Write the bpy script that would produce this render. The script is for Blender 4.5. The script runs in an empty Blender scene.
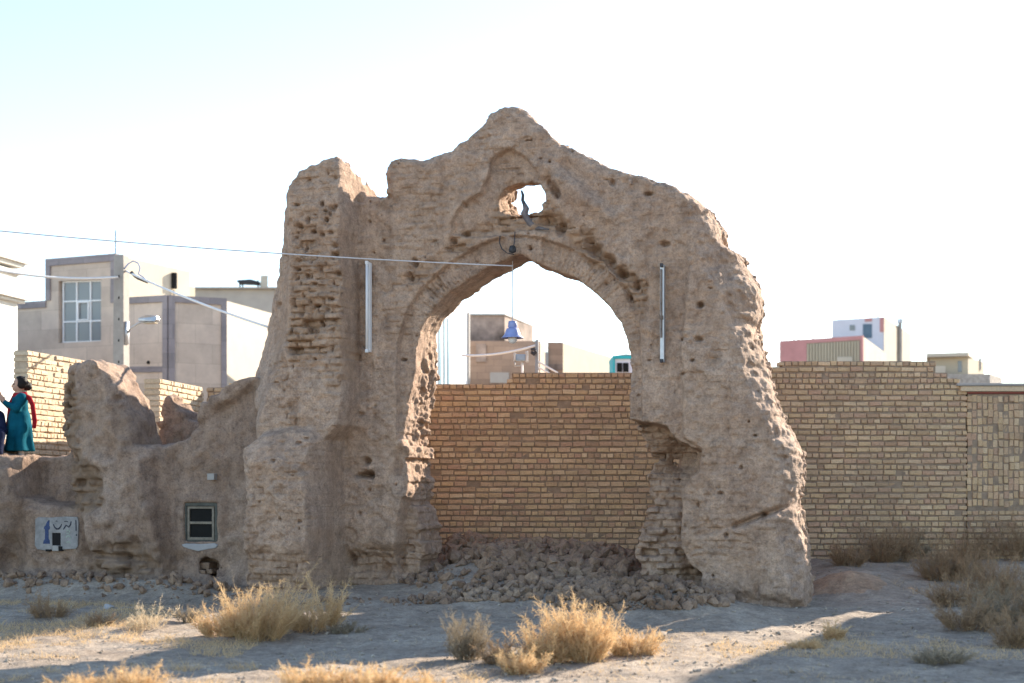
import bpy, bmesh, math, random
import numpy as np
from mathutils import Vector, Matrix

SC = bpy.context.scene
COL = SC.collection
rnd = random.Random(7)
NR = np.random.RandomState(11)

# ------------------------------------------------------------------ camera model
F = 1422.0            # focal length in pixels (50 mm on full frame)
HOR = 490.0           # horizon row
CH = 1.45             # camera height
def PW(px, py, Y):    # a pixel at a given depth -> world
    return np.array([(px-512.0)/F*Y, Y, CH+(HOR-py)/F*Y])
ANG = math.radians(16)
CA, SA = math.cos(ANG), math.sin(ANG)
Y0 = 18.5             # depth of the facade plane on the view axis
def uz(px, py, w=0.0):   # pixel -> facade coordinates on the plane at depth w behind the facade
    k = (px-512.0)/F
    u = (k*(Y0+w*CA)-w*SA)/(CA+k*SA)
    Y = Y0-u*SA+w*CA
    return u, CH+(HOR-py)/F*Y
def local_to_world(u, w, z):
    return np.array([u*CA+w*SA, Y0-u*SA+w*CA, z])

SUN_EL = math.radians(23.7)
SUN_AZ = math.radians(47.0)     # from +X towards +Y

# ------------------------------------------------------------------ noise
def _hash(ix, iy, iz, seed):
    h = (ix.astype(np.uint32)*np.uint32(374761393) + iy.astype(np.uint32)*np.uint32(668265263)
         + iz.astype(np.uint32)*np.uint32(2246822519) + np.uint32((seed*3266489917) & 0xffffffff))
    h = (h ^ (h >> np.uint32(13)))*np.uint32(1274126177)
    h = (h ^ (h >> np.uint32(16)))*np.uint32(2654435761)
    h ^= h >> np.uint32(15)
    return h.astype(np.float32)*np.float32(2.0/4294967295.0)-np.float32(1.0)
def noise3(x, y, z, seed=0):
    x = np.asarray(x, np.float32); y = np.asarray(y, np.float32); z = np.asarray(z, np.float32)
    x, y, z = np.broadcast_arrays(x, y, z)
    fx, fy, fz = np.floor(x), np.floor(y), np.floor(z)
    ix, iy, iz = fx.astype(np.int32), fy.astype(np.int32), fz.astype(np.int32)
    tx, ty, tz = x-fx, y-fy, z-fz
    tx = tx*tx*(3-2*tx); ty = ty*ty*(3-2*ty); tz = tz*tz*(3-2*tz)
    r = 0
    for dx in (0, 1):
        wx = tx if dx else 1-tx
        for dy in (0, 1):
            wy = ty if dy else 1-ty
            for dz in (0, 1):
                wz = tz if dz else 1-tz
                r = r + wx*wy*wz*_hash(ix+dx, iy+dy, iz+dz, seed)
    return r
def fbm(x, y, z, sc, octs, seed=0, gain=0.5):
    r = 0; a = 1.0; t = 0
    for i in range(octs):
        r = r+a*noise3(x*sc+i*7.3, y*sc+i*3.1, z*sc+i*5.7, seed+i*17)
        t += a; a *= gain; sc *= 2.03
    return r/t
def hash1(a, b, seed=0):
    a = np.asarray(a); b = np.asarray(b)
    return _hash(a.astype(np.int32), b.astype(np.int32), np.zeros_like(a, dtype=np.int32), seed)
def sstep(a, b, x):
    t = np.clip((x-a)/(b-a), 0, 1)
    return t*t*(3-2*t)
def smax(a, b, k):
    h = np.maximum(k-np.abs(a-b), 0)/k
    return np.maximum(a, b)+h*h*k*0.25
def smin(a, b, k):
    return -smax(-a, -b, k)
def poly_sdf(X, Y, pts):
    pts = np.asarray(pts, np.float32); X = X.astype(np.float32); Y = Y.astype(np.float32)
    d = np.full(X.shape, 1e9, np.float32); inside = np.zeros(X.shape, bool)
    n = len(pts)
    for i in range(n):
        ax, ay = pts[i]; bx, by = pts[(i+1) % n]
        ex, ey = bx-ax, by-ay
        wx, wy = X-ax, Y-ay
        t = np.clip((wx*ex+wy*ey)/(ex*ex+ey*ey+1e-9), 0, 1)
        d = np.minimum(d, (wx-ex*t)**2+(wy-ey*t)**2)
        if ay != by:
            c = ((ay <= Y) & (by > Y)) | ((by <= Y) & (ay > Y))
            inside ^= c & (X < ax+(Y-ay)/(by-ay)*ex)
    d = np.sqrt(d)
    return np.where(inside, -d, d)
def seg_dist(X, Y, a, b):
    ex, ey = b[0]-a[0], b[1]-a[1]
    t = np.clip(((X-a[0])*ex+(Y-a[1])*ey)/(ex*ex+ey*ey+1e-9), 0, 1)
    return np.sqrt((X-a[0]-ex*t)**2+(Y-a[1]-ey*t)**2)

# ------------------------------------------------------------------ meshing a distance field
def surface_nets(Fd, org, h):
    S = Fd < 0
    nx, ny, nz = Fd.shape
    c = np.zeros((nx-1, ny-1, nz-1), np.uint8)
    for dx in (0, 1):
        for dy in (0, 1):
            for dz in (0, 1):
                c += S[dx:nx-1+dx, dy:ny-1+dy, dz:nz-1+dz]
    act = (c > 0) & (c < 8)
    I, J, K = np.nonzero(act)
    vid = np.full(act.shape, -1, np.int32); vid[I, J, K] = np.arange(len(I))
    acc = np.zeros((len(I), 3)); cnt = np.zeros(len(I))
    cs = [(a, b, d) for a in (0, 1) for b in (0, 1) for d in (0, 1)]
    for a in cs:
        for b in cs:
            if sum(b)-sum(a) == 1 and all(b[q] >= a[q] for q in range(3)):
                fa = Fd[I+a[0], J+a[1], K+a[2]]; fb = Fd[I+b[0], J+b[1], K+b[2]]
                m = (fa < 0) != (fb < 0)
                t = np.where(m, fa/np.where(m, fa-fb, 1), 0)
                for q in range(3):
                    acc[:, q] += np.where(m, a[q]+t*(b[q]-a[q]), 0)
                cnt += m
    V = (np.stack([I, J, K], 1)+acc/cnt[:, None])*h+np.asarray(org)
    quads = []
    s = S[:-1, 1:-1, 1:-1] != S[1:, 1:-1, 1:-1]
    i, j, k = np.nonzero(s); j += 1; k += 1
    q = np.stack([vid[i, j-1, k-1], vid[i, j, k-1], vid[i, j, k], vid[i, j-1, k]], 1)
    fl = ~S[i, j, k]; q[fl] = q[fl][:, ::-1]; quads.append(q)
    s = S[1:-1, :-1, 1:-1] != S[1:-1, 1:, 1:-1]
    i, j, k = np.nonzero(s); i += 1; k += 1
    q = np.stack([vid[i-1, j, k-1], vid[i-1, j, k], vid[i, j, k], vid[i, j, k-1]], 1)
    fl = ~S[i, j, k]; q[fl] = q[fl][:, ::-1]; quads.append(q)
    s = S[1:-1, 1:-1, :-1] != S[1:-1, 1:-1, 1:]
    i, j, k = np.nonzero(s); i += 1; j += 1
    q = np.stack([vid[i-1, j-1, k], vid[i, j-1, k], vid[i, j, k], vid[i-1, j, k]], 1)
    fl = ~S[i, j, k]; q[fl] = q[fl][:, ::-1]; quads.append(q)
    return V, np.concatenate(quads)

def largest_piece(V, Q):
    """drops loose crumbs left floating beside the main surface"""
    lab = np.arange(len(V))
    for _ in range(200):
        m = lab[Q].min(1); new = lab.copy()
        for k in range(Q.shape[1]): np.minimum.at(new, Q[:, k], m)
        new = new[new]; new = new[new]
        if (new == lab).all(): break
        lab = new
    ids, cnt = np.unique(lab, return_counts=True)
    keep = lab == ids[cnt.argmax()]
    q = Q[keep[Q].all(1)]; used, inv = np.unique(q, return_inverse=True)
    return V[used], inv.reshape(q.shape)

def mesh_np(name, V, faces, mat=None, parent=None, smooth=True, attrs=None, loc=None, rotz=0.0):
    """faces: an (n,4) or (n,3) array."""
    me = bpy.data.meshes.new(name)
    V = np.asarray(V, np.float32); faces = np.asarray(faces, np.int32)
    n, k = faces.shape
    me.vertices.add(len(V)); me.vertices.foreach_set('co', V.ravel())
    me.loops.add(n*k); me.loops.foreach_set('vertex_index', faces.ravel())
    me.polygons.add(n)
    me.polygons.foreach_set('loop_start', np.arange(0, n*k, k, dtype=np.int32))
    me.polygons.foreach_set('use_smooth', np.full(n, smooth, dtype=bool))
    me.update(calc_edges=True); me.validate()
    if attrs:
        for an, av in attrs.items():
            at = me.attributes.new(an, 'FLOAT', 'POINT'); at.data.foreach_set('value', np.asarray(av, np.float32))
    if mat: me.materials.append(mat)
    o = bpy.data.objects.new(name, me); COL.objects.link(o)
    if loc is not None: o.location = loc
    o.rotation_euler.z = rotz
    if parent: o.parent = parent
    return o

class MB:
    """collects polygons for ONE mesh"""
    def __init__(s): s.v = []; s.f = []
    def add(s, verts, faces):
        b = len(s.v); s.v += [tuple(float(c) for c in v) for v in verts]; s.f += [tuple(b+i for i in f) for f in faces]
    def prism(s, poly, ext):
        """a planar outline (3-D points) extruded by the vector ext"""
        poly = [np.asarray(p, float) for p in poly]; n = len(poly)
        nr = sum((np.cross(poly[i]-poly[0], poly[(i+1) % n]-poly[0]) for i in range(1, n-1)), np.zeros(3))
        if np.dot(nr, ext) > 0: poly = poly[::-1]
        s.add(list(poly)+[p+np.asarray(ext) for p in poly],
              [tuple(range(n)), tuple(range(2*n-1, n-1, -1))]+[(i, n+i, n+(i+1) % n, (i+1) % n)[::1] for i in range(n)])
    def box(s, x0, x1, y0, y1, z0, z1):
        s.prism([(x0, y0, z0), (x1, y0, z0), (x1, y0, z1), (x0, y0, z1)], (0, y1-y0, 0))
    def tube(s, pts, r, n=8, caps=True):
        pts = [Vector(p) for p in pts]; rs = r if isinstance(r, (list, tuple)) else [r]*len(pts)
        rings = []; ref = None
        for i, p in enumerate(pts):
            t = (pts[min(i+1, len(pts)-1)]-pts[max(i-1, 0)]).normalized()
            if ref is None: ref = t.orthogonal().normalized()
            ref = (ref-t*ref.dot(t)).normalized(); b = t.cross(ref)
            rings.append([p+(ref*math.cos(2*math.pi*k/n)+b*math.sin(2*math.pi*k/n))*rs[i] for k in range(n)])
        V = [v for r_ in rings for v in r_]; Fc = []
        for i in range(len(pts)-1):
            for k in range(n):
                Fc.append((i*n+k, i*n+(k+1) % n, (i+1)*n+(k+1) % n, (i+1)*n+k))
        if caps: Fc += [tuple(range(n-1, -1, -1)), tuple(range((len(pts)-1)*n, len(pts)*n))]
        s.add(V, Fc)
    def lathe(s, prof, c, n=24):
        V = []; Fc = []
        for (r, z) in prof:
            V += [(c[0]+r*math.cos(2*math.pi*k/n), c[1]+r*math.sin(2*math.pi*k/n), c[2]+z) for k in range(n)]
        for i in range(len(prof)-1):
            for k in range(n):
                Fc.append((i*n+k, i*n+(k+1) % n, (i+1)*n+(k+1) % n, (i+1)*n+k))
        s.add(V, Fc)
    def build(s, name, mat, parent=None, smooth=False, bevel=0):
        me = bpy.data.meshes.new(name); me.from_pydata(s.v, [], s.f); me.update()
        bm = bmesh.new(); bm.from_mesh(me); bmesh.ops.recalc_face_normals(bm, faces=bm.faces); bm.to_mesh(me); bm.free()
        if smooth: me.polygons.foreach_set('use_smooth', [True]*len(me.polygons))
        me.materials.append(mat)
        o = bpy.data.objects.new(name, me); COL.objects.link(o)
        if parent: o.parent = parent; o.matrix_parent_inverse = parent_inverse(parent)
        if bevel:
            m = o.modifiers.new('bevel', 'BEVEL'); m.width = bevel; m.segments = 2; m.limit_method = 'ANGLE'
        return o
def parent_inverse(p):
    return (Matrix.Translation(p.location) @ p.rotation_euler.to_matrix().to_4x4()).inverted()
def tag(o, label, cat, group=None):
    o['label'] = label; o['category'] = cat
    if group: o['group'] = group
    return o
def kind(o, k):
    o['kind'] = k; return o
def empty(name, loc=(0, 0, 0)):
    o = bpy.data.objects.new(name, None); COL.objects.link(o); o.location = loc; o.empty_display_size = .2; return o

# ------------------------------------------------------------------ materials
def new_mat(name):
    m = bpy.data.materials.new(name); m.use_nodes = True
    nt = m.node_tree; b = nt.nodes['Principled BSDF']
    b.inputs['Roughness'].default_value = 0.9
    b.inputs['Specular IOR Level'].default_value = 0.2
    return m, nt, b
def N(nt, t, **kw):
    n = nt.nodes.new(t)
    for k, v in kw.items():
        if k in n.inputs: n.inputs[k].default_value = v
        else: setattr(n, k, v)
    return n
def noise_node(nt, vec, scale, detail=4, rough=.55):
    n = N(nt, 'ShaderNodeTexNoise'); n.inputs['Scale'].default_value = scale
    n.inputs['Detail'].default_value = detail; n.inputs['Roughness'].default_value = rough
    nt.links.new(vec, n.inputs['Vector']); return n.outputs['Fac']
def ramp(nt, fac, stops):
    r = N(nt, 'ShaderNodeValToRGB'); e = r.color_ramp.elements
    while len(e) < len(stops): e.new(.5)
    for i, (p, c) in enumerate(stops):
        e[i].position = p; e[i].color = (*c, 1) if len(c) == 3 else c
    nt.links.new(fac, r.inputs['Fac']); return r.outputs['Color']
def mixc(nt, a, b, fac, mode='MIX'):
    m = N(nt, 'ShaderNodeMix', data_type='RGBA', blend_type=mode)
    for i, v in ((0, fac), (6, a), (7, b)):
        if isinstance(v, (float, int)): m.inputs[i].default_value = v
        elif isinstance(v, tuple): m.inputs[i].default_value = (*v, 1)
        else: nt.links.new(v, m.inputs[i])
    return m.outputs[2]
def math_n(nt, op, a, b=0.0, c=None):
    m = N(nt, 'ShaderNodeMath', operation=op)
    for i, v in enumerate((a, b) if c is None else (a, b, c)):
        if isinstance(v, (float, int)): m.inputs[i].default_value = v
        else: nt.links.new(v, m.inputs[i])
    return m.outputs[0]
def bump(nt, b, h, dist, strength=1.0, prev=None):
    n = N(nt, 'ShaderNodeBump'); n.inputs['Distance'].default_value = dist; n.inputs['Strength'].default_value = strength
    nt.links.new(h, n.inputs['Height'])
    if prev: nt.links.new(prev, n.inputs['Normal'])
    nt.links.new(n.outputs['Normal'], b.inputs['Normal']); return n.outputs['Normal']
def objco(nt):
    return N(nt, 'ShaderNodeTexCoord').outputs['Object']

def earth_mat(name, c0, c1, c2, worn=None, courses=False, bumpk=1.0):
    m, nt, b = new_mat(name); L = nt.links.new
    co = objco(nt)
    big = noise_node(nt, co, .9, 5, .6); mid = noise_node(nt, co, 6, 6, .65); fine = noise_node(nt, co, 42, 4, .7)
    col = ramp(nt, big, [(.32, c0), (.5, c1), (.68, c2)])
    col = mixc(nt, col, ramp(nt, mid, [(.3, (.72, .72, .72)), (.5, (1, 1, 1)), (.72, (1.18, 1.15, 1.1))]), 1.0, 'MULTIPLY')
    col = mixc(nt, col, ramp(nt, fine, [(.3, (.66, .64, .62)), (.5, (1, 1, 1)), (.72, (1.26, 1.25, 1.22))]), .8, 'MULTIPLY')
    col = mixc(nt, col, ramp(nt, noise_node(nt, co, 16, 5, .75), [(.3, (.72, .7, .68)), (.5, (1, 1, 1)), (.7, (1.16, 1.15, 1.13))]), 1.0, 'MULTIPLY')
    mp = N(nt, 'ShaderNodeMapping'); mp.inputs['Scale'].default_value = (4.5, 4.5, .55); L(co, mp.inputs['Vector'])
    col = mixc(nt, col, ramp(nt, noise_node(nt, mp.outputs[0], 1.0, 5, .65), [(.34, (.80, .77, .75)), (.52, (1, 1, 1)), (.68, (1.13, 1.13, 1.12))]), .8, 'MULTIPLY')
    if worn:
        at = N(nt, 'ShaderNodeAttribute', attribute_name='worn').outputs['Fac']
        wcol = mixc(nt, tuple(worn), ramp(nt, mid, [(.3, (.7, .68, .66)), (.6, (1.1, 1.1, 1.1))]), 1.0, 'MULTIPLY')
        col = mixc(nt, col, wcol, math_n(nt, 'MULTIPLY', at, .75))
    L(col, b.inputs['Base Color'])
    nrm = bump(nt, b, mid, .05*bumpk)
    if courses:
        sp = N(nt, 'ShaderNodeSeparateXYZ'); L(co, sp.inputs[0])
        cb = N(nt, 'ShaderNodeCombineXYZ'); L(math_n(nt, 'ADD', sp.outputs[0], math_n(nt, 'MULTIPLY', sp.outputs[1], .8)), cb.inputs[0])
        wob = math_n(nt, 'MULTIPLY', math_n(nt, 'SUBTRACT', mid, .5), .06)
        L(math_n(nt, 'ADD', sp.outputs[2], wob), cb.inputs[1])
        br = N(nt, 'ShaderNodeTexBrick'); L(cb.outputs[0], br.inputs['Vector'])
        br.inputs['Scale'].default_value = 1.0; br.inputs['Brick Width'].default_value = .24; br.inputs['Row Height'].default_value = .082
        br.inputs['Mortar Size'].default_value = .008; br.inputs['Mortar Smooth'].default_value = .6
        msk = ramp(nt, noise_node(nt, co, 1.7, 4, .6), [(.42, (0, 0, 0)), (.62, (1, 1, 1))])
        h = math_n(nt, 'MULTIPLY', math_n(nt, 'SUBTRACT', 1.0, br.outputs['Fac']), 1.0)
        h2 = math_n(nt, 'MULTIPLY', h, msk)
        nrm = bump(nt, b, h2, .016, .7, nrm)
    nrm = bump(nt, b, fine, .022*bumpk, 1.0, nrm)
    vf = noise_node(nt, co, 130, 3, .7)
    bump(nt, b, vf, .006*bumpk, 1.0, nrm)
    return m

def plain_mat(name, c, rough=.8, var=.15, sc=5, metal=0, bumpd=0, spec=.3):
    m, nt, b = new_mat(name); co = objco(nt)
    f = noise_node(nt, co, sc, 5, .65)
    lo = tuple(x*(1-var) for x in c); hi = tuple(min(1, x*(1+var)) for x in c)
    nt.links.new(ramp(nt, f, [(.3, lo), (.7, hi)]), b.inputs['Base Color'])
    b.inputs['Roughness'].default_value = rough; b.inputs['Metallic'].default_value = metal
    b.inputs['Specular IOR Level'].default_value = spec
    if bumpd: bump(nt, b, noise_node(nt, co, sc*6, 4, .7), bumpd)
    return m

def brick_mat(name, cols, grime=.5):
    m, nt, b = new_mat(name); L = nt.links.new; co = objco(nt)
    r = N(nt, 'ShaderNodeNewGeometry').outputs['Random Per Island']
    col = ramp(nt, r, [(i/(len(cols)-1), c) for i, c in enumerate(cols)])
    f = noise_node(nt, co, 35, 4, .7); g = noise_node(nt, co, 1.1, 5, .6)
    col = mixc(nt, col, ramp(nt, f, [(.3, (.74, .72, .7)), (.5, (1, 1, 1)), (.72, (1.15, 1.13, 1.1))]), 1.0, 'MULTIPLY')
    col = mixc(nt, col, (.27, .2, .14), math_n(nt, 'MULTIPLY', ramp(nt, g, [(.42, (0, 0, 0)), (.7, (1, 1, 1))]), grime))
    L(col, b.inputs['Base Color'])
    n1 = bump(nt, b, f, .008); bump(nt, b, noise_node(nt, co, 160, 3, .7), .003, 1, n1)
    return m

def clad_mat(name, c, w=1.1, h=.55):
    m, nt, b = new_mat(name); L = nt.links.new; co = objco(nt)
    sp = N(nt, 'ShaderNodeSeparateXYZ'); L(co, sp.inputs[0])
    cb = N(nt, 'ShaderNodeCombineXYZ'); L(math_n(nt, 'ADD', sp.outputs[0], math_n(nt, 'MULTIPLY', sp.outputs[1], .6)), cb.inputs[0]); L(sp.outputs[2], cb.inputs[1])
    br = N(nt, 'ShaderNodeTexBrick'); L(cb.outputs[0], br.inputs['Vector'])
    for k, v in (('Scale', 1), ('Brick Width', w), ('Row Height', h), ('Mortar Size', .006), ('Bias', 0)): br.inputs[k].default_value = v
    br.inputs['Color1'].default_value = (*[x*.88 for x in c], 1); br.inputs['Color2'].default_value = (*[min(1, x*1.12) for x in c], 1)
    br.inputs['Mortar'].default_value = (*[x*.75 for x in c], 1)
    f = noise_node(nt, co, 1.6, 6, .7)
    L(mixc(nt, br.outputs['Color'], ramp(nt, f, [(.3, (.82, .8, .8)), (.7, (1.12, 1.1, 1.08))]), 1.0, 'MULTIPLY'), b.inputs['Base Color'])
    b.inputs['Roughness'].default_value = .7
    return m

def straw_mat(name, c0, c1, trans=.35):
    m, nt, b = new_mat(name); L = nt.links.new
    r = N(nt, 'ShaderNodeNewGeometry').outputs['Random Per Island']
    col = ramp(nt, r, [(0, c0), (1, c1)])
    L(col, b.inputs['Base Color'])
    t = N(nt, 'ShaderNodeBsdfTranslucent'); L(col, t.inputs['Color'])
    mx = N(nt, 'ShaderNodeMixShader'); mx.inputs[0].default_value = trans
    L(b.outputs[0], mx.inputs[1]); L(t.outputs[0], mx.inputs[2]); L(mx.outputs[0], nt.nodes['Material Output'].inputs['Surface'])
    return m

M = {}
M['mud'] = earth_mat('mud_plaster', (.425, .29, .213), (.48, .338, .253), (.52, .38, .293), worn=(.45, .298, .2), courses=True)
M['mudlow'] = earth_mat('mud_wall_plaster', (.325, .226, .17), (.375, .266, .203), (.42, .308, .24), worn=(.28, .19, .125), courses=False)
M['ground'] = earth_mat('dusty_ground', (.32, .255, .198), (.385, .312, .246), (.46, .38, .303), bumpk=.9)
M['clod'] = earth_mat('clods', (.235, .155, .105), (.30, .203, .142), (.38, .272, .195), bumpk=.8)
M['redsoil'] = earth_mat('reddish_soil', (.38, .26, .175), (.45, .31, .21), (.5, .36, .25))
M['pebble'] = earth_mat('pebbles', (.28, .23, .18), (.36, .3, .24), (.46, .4, .33), bumpk=.3)
M['brick'] = brick_mat('yellow_brick', [(.48, .33, .2), (.57, .405, .245), (.62, .45, .27), (.57, .385, .25), (.68, .51, .33), (.42, .28, .185), (.61, .44, .26), (.53, .355, .235), (.5, .32, .22)])
M['brickpalesun'] = brick_mat('pale_sunlit_brick', [(.56, .43, .29), (.62, .49, .34), (.58, .45, .31), (.66, .53, .38), (.52, .39, .26)], .2)  # terrace walls' overexposed sunlight put into the colour; the coping is truly pale
M['mortar'] = plain_mat('mortar', (.29, .22, .16), .95, .25, 9, bumpd=.01)
M['sunlitmortar'] = plain_mat('sunlit_mortar', (.46, .36, .26), .95, .2, 9, bumpd=.008)  # mortar lightened to paint the sun's washout on the terrace walls
M['straw'] = straw_mat('dry_straw', (.58, .395, .205), (.75, .555, .33))
M['strawpale'] = straw_mat('pale_twigs', (.56, .45, .3), (.7, .58, .42))
M['strawbrown'] = straw_mat('brown_scrub', (.3, .2, .12), (.43, .3, .185), .25)
M['strawgrey'] = straw_mat('grey_scrub', (.25, .2, .14), (.38, .31, .22), .25)
M['beige'] = clad_mat('beige_stone_cladding', (.52, .43, .36))  # base colour lightened in place of backlit haze over the house
M['beige_side'] = plain_mat('pale_render', (.5, .435, .35), .85, .06, 2)
M['trim'] = clad_mat('grey_stone_trim', (.25, .225, .235), .6, .4)
M['cream'] = plain_mat('cream_render', (.44, .375, .28), .85, .06, 2)
M['offwhite'] = plain_mat('off_white_render', (.62, .59, .54), .85, .08, 1.5)
M['flank'] = plain_mat('pale_flank_render', (.34, .29, .225), .85, .1, 1.5)
M['white'] = plain_mat('white_paint', (.75, .74, .74), .6, .05, 3)
M['whiteplaster'] = plain_mat('white_plaster', (.38, .365, .36), .85, .12, 14, bumpd=.006)
M['lilac'] = plain_mat('pale_lilac_render', (.62, .6, .66), .8, .05, 3)
M['pink'] = plain_mat('pink_render', (.52, .25, .24), .85, .1, 2)
M['greyr'] = plain_mat('grey_render', (.36, .335, .31), .9, .1, 2)
M['brownr'] = clad_mat('brown_brick_facade', (.34, .245, .185), .5, .2)
M['sootr'] = plain_mat('sooty_brick_facade', (.25, .195, .165), .9, .6, 1.6)
M['conc'] = plain_mat('pole_concrete', (.34, .31, .28), .9, .12, 6, bumpd=.005)
M['steel'] = plain_mat('galvanised_steel', (.45, .46, .48), .45, .15, 9, metal=.7)
M['darksteel'] = plain_mat('dark_steel', (.05, .05, .055), .6, .3, 9, metal=.3)
M['black'] = plain_mat('black_and_hole_dark', (.012, .011, .011), .9, .3, 5)
M['greenframe'] = plain_mat('weathered_grey_green_paint', (.085, .085, .072), .75, .35, 14, bumpd=.003)
M['woodframe'] = plain_mat('bare_wood_frame', (.24, .205, .16), .8, .3, 14, bumpd=.003)
M['blueenamel'] = plain_mat('blue_enamel', (.25, .31, .58), .45, .15, 6, spec=.5)
M['teal'] = plain_mat('teal_cloth', (.006, .085, .125), .85, .2, 12, bumpd=.004, spec=.03)
M['red'] = plain_mat('red_cloth', (.30, .018, .025), .85, .2, 12, bumpd=.004, spec=.03)
M['navy'] = plain_mat('navy_cloth', (.018, .022, .05), .9, .3, 12, bumpd=.004, spec=.03)
M['skin'] = plain_mat('skin', (.5, .29, .2), .6, .08, 20)
M['hair'] = plain_mat('dark_hair', (.02, .015, .013), .55, .3, 40, bumpd=.003, spec=.12)
M['greycloth'] = plain_mat('pale_grey_cloth', (.5, .48, .5), .9, .1, 12, bumpd=.004, spec=.03)
M['turq'] = plain_mat('turquoise_paint', (.03, .36, .40), .6, .1, 4)
M['noticepaint'] = plain_mat('grey_whitewash', (.27, .255, .245), .9, .28, 9, bumpd=.004)
M['bluepaint'] = plain_mat('dark_blue_paint', (.045, .065, .14), .85, .35, 25)
M['inkpaint'] = plain_mat('black_paint', (.03, .03, .045), .9, .4, 30)
M['greenpaint'] = plain_mat('faded_green_paint', (.34, .40, .32), .9, .3, 30)
M['cable'] = plain_mat('grey_cable', (.58, .56, .57), .6, .1, 4)
M['whitecable'] = plain_mat('white_cable', (.72, .71, .7), .6, .05, 4)
M['soil'] = M['mudlow']
def glass_mat(name, c, rough=.12):
    m, nt, b = new_mat(name)
    b.inputs['Base Color'].default_value = (*c, 1); b.inputs['Roughness'].default_value = rough; b.inputs['Specular IOR Level'].default_value = .6
    bump(nt, b, noise_node(nt, objco(nt), 3, 2), .004)
    return m
M['glass'] = plain_mat('dark_window_glass', (.012, .012, .012), .5, .2, 5, spec=.08)
M['hazeglass'] = glass_mat('grey_curtained_glass', (.16, .17, .18), .25)
M['blueglass'] = glass_mat('blue_glass', (.2, .3, .36), .2)


# ================================================================== the ruined arch (local frame: u along the facade, w into it, z up)
def px_grid(U, Z, w):
    X = U*CA+w*SA; Y = Y0-U*SA+w*CA
    return 512+F*X/Y, HOR-F*(Z-CH)/Y
def to_uz(pts):      # (px,py) or (px,py,w)
    return [uz(p[0], p[1], p[2] if len(p) > 2 else 0.0) for p in pts]
def with_w(pts, w): return [(x, y, w) for x, y in pts]

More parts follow.
